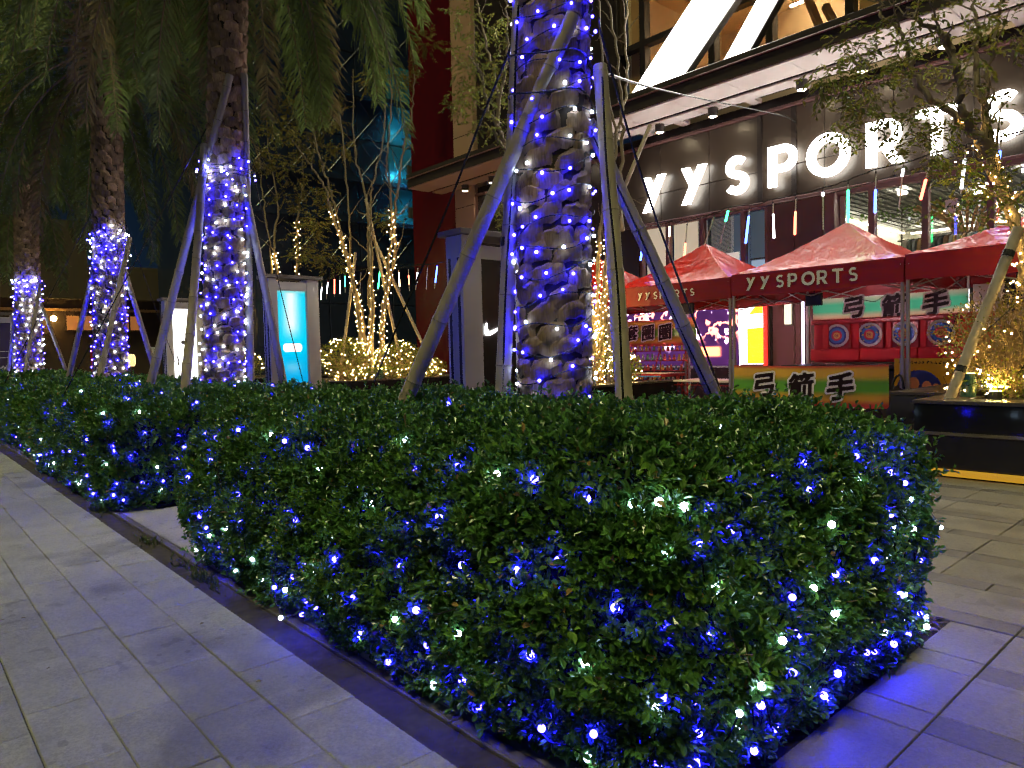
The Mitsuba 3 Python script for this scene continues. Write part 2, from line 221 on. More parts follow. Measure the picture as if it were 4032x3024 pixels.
GLYPH={"弓":[[[[-0.396,-0.121],[-0.396,-0.063],[-0.337,0.221],[0.229,0.229],[0.222,0.337],[-0.379,0.338],[-0.388,0.346],[-0.379,0.446],[0.337,0.437],[0.329,0.113],[-0.238,0.112],[-0.262,0.038],[-0.255,-0.021],[0.387,-0.021],[0.396,-0.062],[0.354,-0.287],[0.321,-0.371],[0.287,-0.412],[0.237,-0.437],[0.162,-0.446],[-0.021,-0.437],[-0.062,-0.346],[-0.054,-0.329],[0.171,-0.337],[0.201,-0.328],[0.245,-0.24],[0.262,-0.163],[0.257,-0.121]]]],"箭":[[[[-0.467,0.067],[-0.467,0.15],[-0.251,0.155],[-0.283,0.217],[-0.218,0.246],[-0.238,0.299],[-0.28,0.298],[-0.383,0.183],[-0.467,0.233],[-0.467,0.258],[-0.385,0.337],[-0.3,0.483],[-0.208,0.458],[-0.212,0.401],[-0.0,0.4],[0.016,0.358],[0.083,0.483],[0.167,0.467],[0.173,0.4],[0.45,0.4],[0.458,0.308],[0.312,0.299],[0.333,0.242],[0.261,0.198],[0.233,0.159],[0.242,0.15],[0.467,0.15],[0.467,0.067],[0.383,0.051],[0.4,0.033],[0.4,-0.4],[0.383,-0.45],[0.3,-0.483],[0.183,-0.483],[0.142,-0.408],[0.142,-0.383],[0.291,-0.377],[0.292,0.033],[0.304,0.057]],[[-0.155,0.215],[-0.11,0.15],[0.093,0.15],[0.167,0.25],[0.202,0.242],[0.208,0.26],[0.178,0.299],[0.114,0.3],[0.033,0.2],[0.008,0.2],[-0.058,0.25],[-0.036,0.298],[-0.11,0.3],[-0.116,0.282],[-0.1,0.242]]],[[[0.083,-0.333],[0.092,0.008],[0.183,-0.0],[0.183,-0.333]]],[[[-0.392,0.025],[-0.383,0.033],[-0.017,0.033],[-0.0,0.017],[-0.0,-0.4],[-0.008,-0.442],[-0.033,-0.467],[-0.1,-0.483],[-0.192,-0.475],[-0.208,-0.383],[-0.113,-0.382],[-0.109,-0.329],[-0.275,-0.325],[-0.283,-0.475],[-0.292,-0.483],[-0.392,-0.475]],[[-0.283,-0.225],[-0.115,-0.233],[-0.108,-0.198],[-0.277,-0.192]],[[-0.283,-0.092],[-0.115,-0.1],[-0.108,-0.065],[-0.277,-0.058]]]],"手":[[[[-0.467,-0.142],[-0.458,-0.042],[-0.05,-0.034],[-0.055,0.083],[-0.4,0.092],[-0.392,0.192],[-0.054,0.193],[-0.052,0.305],[-0.375,0.292],[-0.4,0.358],[-0.392,0.392],[0.043,0.425],[0.267,0.475],[0.317,0.475],[0.367,0.417],[0.367,0.392],[0.342,0.375],[0.062,0.324],[0.058,0.198],[0.408,0.192],[0.417,0.1],[0.4,0.083],[0.063,0.083],[0.058,-0.035],[0.467,-0.042],[0.467,-0.142],[0.062,-0.151],[0.058,-0.392],[0.025,-0.45],[-0.058,-0.475],[-0.233,-0.475],[-0.267,-0.4],[-0.267,-0.367],[-0.066,-0.367],[-0.052,-0.355],[-0.054,-0.151]]]],"套":[[[[-0.479,0.075],[-0.471,0.108],[-0.35,0.168],[-0.221,0.274],[-0.229,0.283],[-0.446,0.283],[-0.454,0.292],[-0.446,0.383],[-0.127,0.384],[-0.079,0.475],[-0.062,0.483],[0.037,0.458],[0.005,0.395],[0.011,0.383],[0.437,0.383],[0.446,0.283],[0.221,0.276],[0.358,0.168],[0.479,0.108],[0.479,0.092],[0.421,0.025],[0.321,0.067],[0.255,0.117],[-0.154,0.109],[-0.147,0.083],[0.254,0.083],[0.263,0.066],[0.254,0.0],[-0.154,-0.008],[-0.147,-0.033],[0.254,-0.033],[0.263,-0.05],[0.254,-0.117],[-0.147,-0.117],[-0.154,-0.152],[0.446,-0.158],[0.454,-0.25],[0.246,-0.265],[0.387,-0.408],[0.396,-0.433],[0.312,-0.483],[0.237,-0.417],[-0.263,-0.442],[-0.346,-0.458],[-0.362,-0.442],[-0.379,-0.358],[-0.332,-0.34],[-0.246,-0.264],[-0.446,-0.258],[-0.462,-0.242],[-0.462,-0.167],[-0.264,-0.155],[-0.263,0.085],[-0.283,0.091],[-0.404,0.017],[-0.429,0.017]],[[-0.155,-0.325],[-0.156,-0.342],[-0.046,-0.342],[0.13,-0.333],[0.146,-0.316],[0.113,-0.283],[0.106,-0.258],[-0.087,-0.258]],[[-0.113,0.225],[-0.113,0.208],[0.129,0.216],[0.071,0.283],[-0.065,0.283]]]],"圈":[[[[-0.433,0.45],[-0.425,0.458],[0.433,0.45],[0.433,-0.458],[0.333,-0.458],[0.325,-0.425],[-0.325,-0.425],[-0.333,-0.458],[-0.433,-0.458]],[[-0.083,-0.225],[0.144,-0.233],[0.158,-0.158],[0.183,-0.15],[0.242,-0.175],[0.242,-0.242],[0.193,-0.322],[0.327,-0.325],[0.333,-0.114],[0.321,-0.109],[0.283,-0.142],[0.242,-0.125],[0.156,-0.059],[0.142,-0.15],[0.117,-0.192],[-0.025,-0.2],[-0.042,-0.125],[0.052,-0.125],[0.057,-0.096],[-0.086,-0.092]],[[-0.001,0.15],[-0.009,0.117],[0.33,0.11],[0.332,0.355],[0.2,0.352],[0.213,0.334],[0.233,0.333],[0.233,0.3],[0.201,0.239],[0.283,0.225],[0.283,0.15]],[[0.217,0.017],[0.288,-0.041],[0.332,-0.046],[0.329,0.041],[0.215,0.033]],[[0.033,0.242],[0.098,0.236],[0.147,0.356],[0.061,0.356]],[[-0.092,0.008],[-0.092,-0.008],[0.1,-0.0],[0.075,0.033],[-0.068,0.033]],[[-0.159,0.358],[-0.098,0.236],[-0.078,0.235],[-0.059,0.272],[-0.044,0.355]],[[-0.333,0.117],[-0.141,0.117],[-0.126,0.129],[-0.132,0.15],[-0.275,0.158],[-0.275,0.225],[-0.2,0.239],[-0.242,0.3],[-0.242,0.317],[-0.201,0.346],[-0.204,0.357],[-0.332,0.354]],[[-0.3,-0.142],[-0.333,-0.124],[-0.331,-0.323],[-0.136,-0.323],[-0.183,-0.258],[-0.186,-0.086],[-0.275,-0.142]],[[-0.224,0.033],[-0.333,0.034],[-0.326,-0.05],[-0.217,0.024]]]],"谷":[[[[-0.479,-0.083],[-0.479,-0.05],[-0.334,0.009],[-0.207,0.093],[-0.065,0.236],[-0.021,0.308],[0.021,0.3],[0.071,0.258],[0.063,0.223],[0.081,0.195],[0.183,0.102],[0.325,0.009],[0.479,-0.059],[0.479,-0.075],[0.412,-0.158],[0.296,-0.113],[0.287,-0.475],[0.196,-0.475],[0.179,-0.433],[-0.18,-0.433],[-0.196,-0.475],[-0.287,-0.475],[-0.297,-0.104],[-0.429,-0.158]],[[-0.179,-0.133],[-0.183,-0.332],[0.187,-0.329],[0.183,-0.134]],[[-0.171,-0.017],[-0.171,-0.033],[0.162,-0.026],[-0.008,0.134],[-0.096,0.042]]],[[[0.071,0.4],[0.071,0.425],[0.088,0.442],[0.138,0.475],[0.162,0.467],[0.362,0.308],[0.437,0.233],[0.437,0.217],[0.371,0.158],[0.346,0.158],[0.251,0.256]]],[[[-0.437,0.208],[-0.437,0.242],[-0.307,0.327],[-0.187,0.458],[-0.163,0.467],[-0.079,0.425],[-0.096,0.383],[-0.254,0.225],[-0.346,0.158],[-0.379,0.158]]]],"飲":[[[[-0.492,0.233],[-0.492,0.258],[-0.429,0.293],[-0.319,0.386],[-0.25,0.483],[-0.217,0.483],[-0.167,0.467],[-0.165,0.419],[0.008,0.283],[0.017,0.266],[0.008,0.242],[-0.041,0.193],[-0.033,0.123],[-0.022,0.117],[0.008,0.163],[0.041,0.264],[0.075,0.475],[0.108,0.483],[0.183,0.467],[0.162,0.293],[0.433,0.292],[0.467,0.275],[0.408,0.0],[0.391,-0.025],[0.308,0.0],[0.341,0.157],[0.338,0.19],[0.13,0.191],[0.092,0.083],[0.042,0.0],[0.017,0.0],[-0.004,0.024],[-0.033,0.028],[-0.042,-0.183],[-0.109,-0.183],[-0.116,-0.194],[-0.04,-0.338],[-0.02,-0.34],[0.057,-0.255],[0.108,-0.161],[0.142,-0.034],[0.15,0.15],[0.242,0.158],[0.258,0.142],[0.25,0.015],[0.301,-0.162],[0.368,-0.288],[0.445,-0.365],[0.483,-0.383],[0.492,-0.408],[0.425,-0.483],[0.375,-0.458],[0.3,-0.383],[0.208,-0.217],[0.133,-0.342],[-0.008,-0.475],[-0.042,-0.475],[-0.078,-0.435],[-0.1,-0.433],[-0.145,-0.357],[-0.328,-0.426],[-0.392,-0.467],[-0.417,-0.467],[-0.458,-0.375],[-0.408,-0.326],[-0.408,0.159],[-0.45,0.167]],[[-0.238,0.332],[-0.259,0.283],[-0.2,0.292],[-0.162,0.193],[-0.068,0.196],[-0.213,0.332]],[[-0.3,-0.083],[-0.148,-0.092],[-0.142,-0.048],[-0.293,-0.042]],[[-0.3,0.058],[-0.148,0.05],[-0.142,0.093],[-0.293,0.1]],[[-0.3,-0.3],[-0.281,-0.308],[-0.194,-0.272],[-0.192,-0.248],[-0.208,-0.225],[-0.203,-0.185],[-0.298,-0.186]],[[-0.359,0.208],[-0.36,0.192],[-0.283,0.192],[-0.275,0.218],[-0.301,0.258]]]]}
# ================================================================ SETTING: ground, paving
struct('ground', sheet(-160, 260, -160, 260, -.10), 'plaza')
struct('plaza', sheet(8.7, 40, -12, 60, -.004), 'plaza')
def slab_mesh(w, l, c=.004, h=.03):
    x, y = w / 2, l / 2
    v = [[-x, -y, -h], [x, -y, -h], [x, y, -h], [-x, y, -h], [-x, -y, -c], [x, -y, -c], [x, y, -c], [-x, y, -c], [-x + c, -y + c, 0], [x - c, -y + c, 0], [x - c, y - c, 0], [-x + c, y - c, 0]]
    q = []
    for b in (0, 4):
        for k in range(4): q.append([b + k, b + (k + 1) % 4, b + 4 + (k + 1) % 4, b + 4 + k])
    q.append([8, 9, 10, 11]); q = A(q)
    return trimesh.Trimesh(A(v, float), np.vstack([q[:, [0, 1, 2]], q[:, [0, 2, 3]]]), process=False)
def pave(name, rows, matkey, y_lo, y_hi, part_lo, part_hi, pitch, g=.0045, limit=300):
    """rows: (x0, x1, offset). Slabs are parts inside part_lo..part_hi, the far rest is one mesh."""
    near, far, jr = [], [], np.random.default_rng(len(name))
    for x0, x1, off in rows:
        lib = [{**(l0 if q_ else {}), 'bsdf': {'type': 'ref', 'id': 'm_' + mk_}} for l0 in [ply_(slab_mesh(x1 - x0 - g, pitch - g))] for q_, mk_ in ((1, matkey), (1, matkey + '_0' if 'm_' + matkey + '_0' in scene else matkey), (1, matkey + '_1' if 'm_' + matkey + '_1' in scene else matkey), (1, matkey + '_2' if 'm_' + matkey + '_2' in scene else matkey))]
        y = y_lo + (off - y_lo) % pitch - pitch
        while y < y_hi:
            near.append((abs((x0 + x1) / 2) * .0 + abs(y + pitch / 2 - part_lo), lib, x0, x1, y)); y += pitch
    near.sort(key=lambda s: s[0]); n = 0
    for d, lib, x0, x1, y in near:
        z = jr.uniform(-.0025, .0015); cx, cy = (x0 + x1) / 2, y + pitch / 2
        if part_lo - 3 < y < part_hi and n < limit:
            key = num(name + '__slab'); scene[key] = {**lib[int(jr.integers(4))], 'to_world': T().translate([cx, cy, z]).rotate([1, 0, 0], float(jr.normal(0, .12))).rotate([0, 1, 0], float(jr.normal(0, .15)))}; n += 1
        else:
            m = slab_mesh(x1 - x0 - g, pitch - g); m.apply_translation([cx, cy, z]); far.append(m)
    if far: part(name, 'far_slab', cat_(far), matkey, kind='stuff')
# left pavement along the hedges: long granite slabs in staggered rows
xs = [1.5, 1.2, .9, .645, .39, .09, -.21, -.51, -.81, -1.11, -1.41]
offs = [.38, .07, .32, .02, .43, .15, .5, .22, .4, .1]
struct('left_pavement', sheet(-30, 1.5, -20, 90, -.012), 'joint')
pave('left_pavement', [(xs[i + 1], xs[i], offs[i]) for i in range(10)], 'granite_light', -3, 34, .6, 13., .6, limit=190)
part('left_pavement', 'outer_paving', cat_([sheet(-30, -1.415, -20, 90, -.002), sheet(-1.41, 1.5, 34.2, 90, -.002), sheet(-1.41, 1.5, -20, -3.3, -.002)]), 'granite_light', kind='stuff')
# dark drain channel and the concrete strip that carries the beds
v = sheet(1.505, 1.665, -6, 60, -.018, 2, 400); v.vertices[:, 2] += .014 * (meshkit.fbm(v.vertices * 9) - .5); struct('drain_channel', v, 'soil', smooth=True)
kerbs = thing('kerb_strip', 'dark stone edging blocks between the pavement and the hedge beds', 'kerb')
labels[kerbs]['kind'] = 'structure'
y = -1.0; kr = np.random.default_rng(3)
while y < 22:
    l = kr.uniform(.75, 1.0); m = box(1.668 + kr.uniform(0, .006), 1.735, y, y + l - .008, -.05, -.004 + kr.uniform(-.004, .004), .006); part(kerbs, 'block', m, 'granite_band'); y += l
struct('concrete_path', cat_([sheet(1.74, 4.4, a, b, -.006) for a, b in ((5.75, 7.75), (-20, -4.2), (1.26 - 8, 1.26 - 5.5))] + [sheet(1.74, 2.05, 1.26, 60, -.0075)]), 'concrete')
beds = []
for a, b in ((1.265, 5.75), (7.75, 12.0), (12.0, 18.2), (18.2, 60)):
    m = sheet(2.05, 4.24, a, b, -.02, 30, 50); m.vertices[:, 2] += .03 * (meshkit.fbm(m.vertices * 5) - .5); beds.append(m)
struct('bed_soil', cat_(beds), 'soil', smooth=True)
# right pavement: wide light slabs and narrow dark bands
struct('right_pavement', cat_([sheet(1.74, 4.24, -5.5, 1.262, -.012), sheet(4.24, 8.72, -12, 40, -.012)]), 'joint')
rows_l, rows_d = [], []
for k in range(-2, 9):
    x = 2.93 + .65 * k; rows_d.append((x, min(x + .18, 8.72), .37 + (k % 2) * .3)); rows_l.append((x + .18, min(x + .65, 8.72), .37))
def clip_rows(rows, lo): return [r for r in rows if r[0] >= lo - .01 and r[1] > r[0] + .05]
A_l, A_d = [r for r in rows_l if r[1] < 4.3], [r for r in rows_d if r[1] < 4.3]
pave('right_pavement', [(a, b, .37) for a, b, o in A_l], 'granite_warm', -3, .9, .37, 1.2, .6, limit=30)
pave('right_pavement', [(a, b, .37) for a, b, o in A_d], 'granite_band', -3, .9, .37, 1.2, .6, limit=30)
pave('right_pavement', [(max(a, 4.245), b, o) for a, b, o in rows_l if b > 4.3], 'granite_warm', -3.5, 12, 1.5, 4.2, .6, limit=70)
pave('right_pavement', [(max(a, 4.245), b, o) for a, b, o in rows_d if b > 4.3], 'granite_band', -3.5, 12, 1.5, 4.2, .6, limit=70)
m = []
for a, b in ((1.74, 4.24),):
    for yy in (.975,): m.append(box(a, 2.92, yy, yy + .285, -.03, -.001, .003))
    for k in range(0, 2): m.append(box(2.93 + .65 * k, 3.105 + .65 * k, .975, 1.26, -.03, -.001, .003)); m.append(box(3.115 + .65 * k, 3.575 + .65 * k, .975, 1.26, -.03, -.001, .003))
for q in m: part('right_pavement', 'edge_slab', q, 'granite_warm')
fl_m, fl_c = leaf_mesh(np.c_[rng.uniform(-1.2, 1.45, 34), rng.uniform(1.6, 9, 34), np.full(34, .004)], rand_dirs(34) * [1, 1, .05], rand_dirs(34) * .25 + [0, 0, 1.], rng.uniform(.02, .045, 34), .014, rng.uniform(.04, .2, (34, 1)) * A([1, .8, .35]))
struct('pavement_litter', fl_m, 'leaf', kind='stuff', color=fl_c)
# dry litter beside the bed corner
lm, lc = leaf_mesh(np.c_[rng.uniform(2.6, 4.2, 260), rng.uniform(1.28, 1.5, 260), rng.uniform(-.01, .02, 260)], rand_dirs(260) * [1, 1, .3], rand_dirs(260) + [0, 0, 1.5], .06, .018, rng.uniform(.06, .2, (260, 1)) * A([1, .7, .5]))
struct('leaf_litter', lm, 'leaf', kind='stuff', color=lc)
# ================================================================ SHOP BUILDING
FX = 16.0
shop = thing('shop_building', 'dark brown shop building with a glowing white name sign and lit display windows', 'building')
# sign band in cladding panels, joints left open
ys = [13.2, 11.75, 10.25, 8.85, 7.3, 5.85, 4.4, 2.95, 1.5, .05, -1.4, -2.9]
part(shop, 'wall', cat_([box(FX + .06, FX + .5, -3, 20.4, 4.9, 7.3), box(FX + .3, FX + .5, -3, 7.2, 0, 3.2), box(FX + .3, FX + .5, 8.7, 20.4, 0, 3.2)]), 'facade_dark')
for a, b in zip(ys[1:], ys[:-1]):
    for z0, z1 in ((4.93, 5.66), (5.67, 6.98)): part(shop + '__wall', 'panel', box(FX, FX + .055, a + .006, b - .006, z0 + .004, z1 - .004, .006), 'facade')
part(shop + '__wall', 'trim', cat_([box(FX - .07, FX + .05, -3, 20.4, 6.985, 7.06, .01), box(FX - .05, FX + .02, -3, 13.2, 4.84, 4.925, .01)]), 'frame_plum')
part(shop + '__wall', 'seam_post', cat_([box(FX - .03, FX + .03, y - .06, y + .06, 4.93, 6.98) for y in (8.0, 8.85)]), 'facade_dark')
# ground floor piers
for a, b in ((7.3, 7.95), (7.96, 8.62)): part(shop, 'pier', box(FX - .12, FX + .4, a, b, 0, 4.84, .012), 'facade_plum')
part(shop, 'pier', box(FX - .2, FX + .4, 7.0, 7.22, 0, 4.84, .01), 'frame_plum'); part(shop, 'pier', box(FX - .12, FX + .4, 12.45, 13.3, 0, 4.84, .012), 'facade_dark')
for a, b in ((13.3, 15.2), (15.21, 17.2), (17.21, 19.3)):
    part(shop, 'dark_panel', box(FX + .04, FX + .3, a, b - .01, 0, 4.9, .01), 'facade_dark')
# left display windows: blinds, louvre, bluish panes; backings glow in place of room light
wl = part(shop, 'window', cat_([box(FX - .06, FX + .1, y - .055, y + .055, 3.15, 4.84) for y in (12.42, 11.52, 10.46, 9.3, 8.66)] + [box(FX - .06, FX + .1, 8.62, 12.45, 3.08, 3.2), box(FX - .05, FX + .1, 8.62, 12.45, 4.78, 4.835)]), 'frame_plum')
LIT = .30
for a, b, k in ((11.58, 12.36, 'bl'), (10.7, 11.46, 'bl'), (10.52, 10.7, 'lv'), (9.75, 10.40, 'lv'), (9.36, 9.75, 'st'), (8.72, 9.24, 'st')):
    part(wl, 'pane', box(FX + .02, FX + .03, a, b, 3.2, 4.78), 'pane')
    if k == 'bl': part(wl, 'blind', box(FX + .16, FX + .18, a, b, 3.2, 4.8), 'blind', light=em(.40, .35, .25))
    if k == 'lv':
        part(wl, 'louvre', cat_([box(FX + .15, FX + .19, a, b, z, z + .012) for z in np.arange(3.7, 4.78, .032)]), 'louvre'); part(wl, 'blind', box(FX + .3, FX + .32, a, b, 3.2, 4.8), 'blind', light=em(.13, .13, .13))
    if k == 'st': part(wl, 'blind', box(FX + .3, FX + .32, a - .05, b + .05, 3.2, 4.8), 'steel_blue', light=em(.035, .05, .065))
for y0, y1 in ((8.72, 9.24), (9.36, 9.75)): part(wl, 'glass_rail', box(FX + .2, FX + .22, y0, y1, 3.62, 3.65), 'dark_metal'); part(wl, 'lit_sill', box(FX + .25, FX + .28, y0, y1, 3.2, 3.6), 'steel_blue', light=em(.25, .32, .42))
part(wl, 'lit_card', box(FX + .12, FX + .14, 9.5, 9.85, 3.1, 3.85), 'white_paint', light=em(.45, .42, .36))
# right display windows with the room behind them
wr_ = part(shop, 'window', cat_([box(FX - .06, FX + .12, y - .06, y + .06, 3.3, 4.84) for y in (7.16, 6.28, 5.24, 4.1, 2.9, 1.7, .5, -.7, -1.9)] + [box(FX - .06, FX + .12, -2.9, 7.2, 3.18, 3.32), box(FX - .05, FX + .12, -2.9, 7.2, 4.76, 4.838)]), 'frame_plum')
part(wr_, 'grey_blind', box(FX + .1, FX + .14, 6.9, 7.1, 3.3, 4.76), 'room_grey')
for a, b in ((6.34, 7.1), (5.3, 6.22), (4.16, 5.18), (2.96, 4.04), (1.76, 2.84), (.56, 1.64), (-.64, .44), (-1.84, -.76)): part(wr_, 'pane', box(FX + .02, FX + .03, a, b, 3.32, 4.76), 'pane')
part(shop, 'display_room', cat_([box(FX + 8, FX + 8.1, -4, 8.4, 3.0, 5.3), box(FX + .1, FX + 8, 8.3, 8.4, 3.0, 5.3), box(FX + .1, FX + 8, -4.1, -4, 3.0, 5.3), box(FX + .1, FX + 8, -4, 8.3, 3.02, 3.14)]), 'room_grey')
ceil = part(shop, 'ceiling', box(FX + .1, FX + 8, -4, 8.3, 5.2, 5.3), 'room_grey', light=em(.55, .52, .42))  # ceiling glows itself to brighten the gaps between the slats
for y in np.arange(-3.8, 8.2, .22): part(ceil, 'slat', box(FX + .14, FX + 7.9, y, y + .13, 4.88, 5.0), 'slat')
for x, y in ((17.2, 6.1), (17.0, 3.75), (17.1, 2.3), (18.6, 5.0), (18.9, 3.2), (20.5, 6.2), (20.7, 4.2), (20.6, 1.5), (17.3, .6), (22.4, 3), (22.4, 6.5)):
    part(ceil, 'spot_lamp', frame(lathe([[0, 0], [.10, 0], [.10, -.05], [.0, -.05]], 14), [x, y, 4.84], [1, 0, 0], [0, 1, 0], [0, 0, 1]), 'bulb', light=em(90, 84, 68))
part(ceil, 'cove_light', box(FX + 7.2, FX + 7.3, -3, 8, 4.72, 4.76), 'bulb', light=em(26, 24, 18)); part(ceil, 'cove_light', box(FX + 1.2, FX + 7, 8.1, 8.16, 4.72, 4.76), 'bulb', light=em(14, 13, 10))  # added strips, unseen, put in to brighten the room walls
rail = thing('clothes_rail', 'long rail of jackets and tops behind the right upper windows', 'clothes rail')
part(rail, 'rail', cat_([tube([[19.4, -1, 4.05], [19.4, 7.0, 4.05]], .018, 6)] + [tube([[19.4, y, 3.1], [19.4, y, 4.9]], .016, 6) for y in (-.9, 1, 2.4, 3.8, 5.2, 6.9)]), 'dark_metal')
gr = np.random.default_rng(9); pal = [(.5, .2, .04), (.55, .5, .42), (.05, .05, .05), (.08, .11, .08), (.45, .42, .36), (.25, .15, .07), (.5, .33, .08), (.13, .14, .17)]
for i, c in enumerate(pal): mat(f'cloth_{i}', c, .85)
y = -.8
while y < 6.8:
    w = gr.uniform(.05, .09); h = gr.uniform(.5, .72)
    sh = Polygon([(-.22, 0), (-.06, .05), (.06, .05), (.22, 0), (.30, -.28), (.23, -.31), (.20, -.12), (.2, -h), (-.2, -h), (-.20, -.12), (-.23, -.31), (-.30, -.28)])
    part(rail, 'garment', frame(prism(sh, w), [19.4, y, 4.0], [1, 0, 0], [0, 0, 1], [0, 1, 0]), f'cloth_{gr.integers(8)}'); y += w + gr.uniform(.015, .05)
part(rail, 'shelf', cat_([box(22.6, 23.0, -1, 7.5, z, z + .05) for z in (4.15, 4.5)]), 'dark_metal')
SY = 5.6
sc = thing('tree_sculpture', 'sculpture of fanned timber ribs like a tree behind the right upper window', 'sculpture')
for k in range(22):
    a = k / 22 * 2 * np.pi; R = 1.15
    part(sc, 'rib', tube(smooth_path([[19.9 + .12 * np.cos(a), SY + .12 * np.sin(a), 3.1], [19.9 + .2 * np.cos(a), SY + .2 * np.sin(a), 3.9], [19.9 + .5 * np.cos(a), SY + .5 * np.sin(a), 4.5], [19.9 + R * np.cos(a), SY + R * np.sin(a), 4.82]], 9), .032, 5), 'timber')
lm, lc = leaf_mesh(A([19.9, SY, 4.8]) + rng.normal(0, 1, (500, 3)) * [.5, 1.5, .07], rand_dirs(500), rand_dirs(500), .12, .06, rng.uniform(.5, 1.2, (500, 1)) * A([.09, .16, .03]))
part(sc, 'greenery', lm, 'tree_leaf', color=lc)
solo('window_notice', box(FX + .035, FX + .04, 4.68, 4.90, 4.03, 4.31), 'white_paint', 'small pale notice with a double arrow stuck inside the upper window', 'notice')
part('window_notice', 'arrow', frame(prism(union_all([LineString([(-.06, 0), (.06, 0)]).buffer(.008), Polygon([(-.085, 0), (-.05, .03), (-.05, -.03)]), Polygon([(.085, 0), (.05, .03), (.05, -.03)])]), .002), [FX + .034, 4.79, 4.17], **FACE_W), 'dark_green')
# left end: red wall and beige column
solo('red_wall', cat_([box(FX + .3, FX + .8, 20.95, 24.05, 0, 16)]), 'red_wall', 'tall plain dark red wall beside the beige column', 'wall')
part(shop, 'beige_column', box(FX - .1, FX + .5, 19.62, 20.75, 0, 16.0, .012), 'beige_clad')
part(shop, 'joint_line', cat_([box(FX - .105, FX - .02, 19.63, 20.74, z, z + .02) for z in (2.4, 4.6, 6.7, 9.2)]), 'facade_dark')
part(shop, 'dark_reveal', box(FX + .1, FX + .6, 20.76, 20.95, 0, 16.), 'facade_dark')
# upper storey
U0 = 7.75
uw = part(shop, 'upper_frame', cat_([box(FX, FX + .25, y - .09, y + .09, U0, 15.5) for y in (19.4, 17.2, 14.9, 12.3, 10.15, 8.6, 6.75, 5.9, 4.0, 1.5, -1)] + [box(FX, FX + .25, -3, 19.5, z, z + .16) for z in (U0, 9.75, 12.2)]), 'facade_dark')
part(uw, 'back_panel', box(FX + .05, FX + .3, 13.1, 19.4, U0 + .01, 15.5), 'facade_dark')
for a, b in ((10.25, 12.2), (8.7, 10.05), (6.85, 8.5), (4.1, 5.8), (1.6, 3.9), (-.9, 1.4)): part(uw, 'pane', box(FX + .1, FX + .11, a, b, U0 + .16, 12.2), 'pane')
for a, b in ((13.15, 14.8), (15.0, 17.1), (17.3, 19.3)): part(uw, 'dark_pane', box(FX - .02, FX + .04, a, b, U0 + .3, 12.1, .02), 'facade_dark')
part(uw, 'timber_panel', cat_([box(FX + .3, FX + .34, 6.0, 6.66, U0, 12.2), box(FX + .3, FX + .34, 12.4, 13.0, U0, 15)]), 'timber')
for (ya, za), (yb, zb) in (((9.9, 7.9), (7.6, 12.2)), ((8.9, 12.2), (7.3, 7.9)), ((7.2, 12.2), (6.2, 7.9)), ((12.0, 7.9), (10.4, 12.2)), ((5.6, 12.2), (4.4, 7.9)), ((7.5, 9.2), (6.9, 7.9))):
    part(uw, 'brace', tube([[FX + .5, ya, za], [FX + .5, yb, zb]], .10, 4), 'timber')
part(shop, 'upper_room', cat_([box(FX + 10, FX + 10.1, -4, 13, U0, 13), box(FX + .3, FX + 10, 12.9, 13, U0, 13), box(FX + .3, FX + 10, -4, 13, U0 - .1, U0)]), 'ceiling_warm')
uc = part(shop, 'upper_ceiling', box(FX + .35, FX + 10, -4, 12.9, 11.6, 11.8), 'ceiling_warm')
part(uc, 'bulkhead', cat_([box(FX + 2.2, FX + 3.0, -4, 8.3, 10.8, 11.6), box(FX + 5, FX + 5.4, -4, 12.9, 10.4, 11.6)]), 'ceiling_warm')
for x, y in ((18, 9.4), (18.6, 8.0), (20.2, 9.6), (20, 7.2), (22, 8.6), (19, 5.2), (21, 4.2), (18.2, 3), (22, 11), (24, 7), (24, 10)): part(uc, 'tube_lamp', box(x - .05, x + .05, y - .6, y + .6, 11.25, 11.32, .02), 'bulb', light=em(30, 24, 15.5))
# ---------------------------------------------------------------- canopy
cn = thing('entrance_canopy', 'long dark canopy with pale lit soffit panels over the shop front', 'canopy')
part(cn, 'fascia', cat_([box(14.0, 14.12, -3, 21.0, 7.58, 7.72, .01), box(14.03, 14.12, -3, 21.0, 7.28, 7.54, .01), box(14.1, 16.0, -3, 21.0, 7.5, 7.7)]), 'canopy_dark')
part(cn, 'edge_pipe', tube([[13.99, -3, 7.56], [13.99, 21, 7.56]], .022, 6), 'frame_plum')
y = -3.0
while y < 20.9:
    y1 = min(y + 1.45, 21.0); k = 'soffit' if y < 12.6 else 'beige_clad'
    part(cn, 'soffit_panel', box(14.06, 14.90, y + .006, y1 - .006, 7.24, 7.28, .004), k); part(cn, 'soffit_panel', box(15.08, 15.52, y + .006, y1 - .006, 7.24, 7.28, .004), k); y = y1
part(cn, 'gap_channel', cat_([box(14.90, 15.08, -3, 21, 7.32, 7.36), box(15.52, 16.0, -3, 21, 7.40, 7.45)]), 'soffit_dark')
for y in (12.0, 10.9, 8.9, 7.7, 5.6, 3.6): part(cn, 'cross_beam', box(15.53, 15.99, y - .12, y + .12, 7.26, 7.38, .01), 'soffit')
for y in (19.37, 17.94, 14.6, 11.24, 9.68, 7.47, 6.19, 4.7, 3.2):
    d = part(cn, 'downlight', frame(lathe([[0, .06], [.12, .06], [.12, -.16], [.10, -.16], [.10, .0], [0, .0]], 18), [15.3, y, 7.2], [1, 0, 0], [0, 1, 0], [0, 0, 1]), 'dark_metal')
    part(d, 'lamp', frame(lathe([[0, 0.06], [.095, .03], [.095, -.02], [.06, -.05], [0, -.06]], 16), [15.3, y, 7.07], [1, 0, 0], [0, 1, 0], [0, 0, 1]), 'bulb', light=em(60, 48, 31))
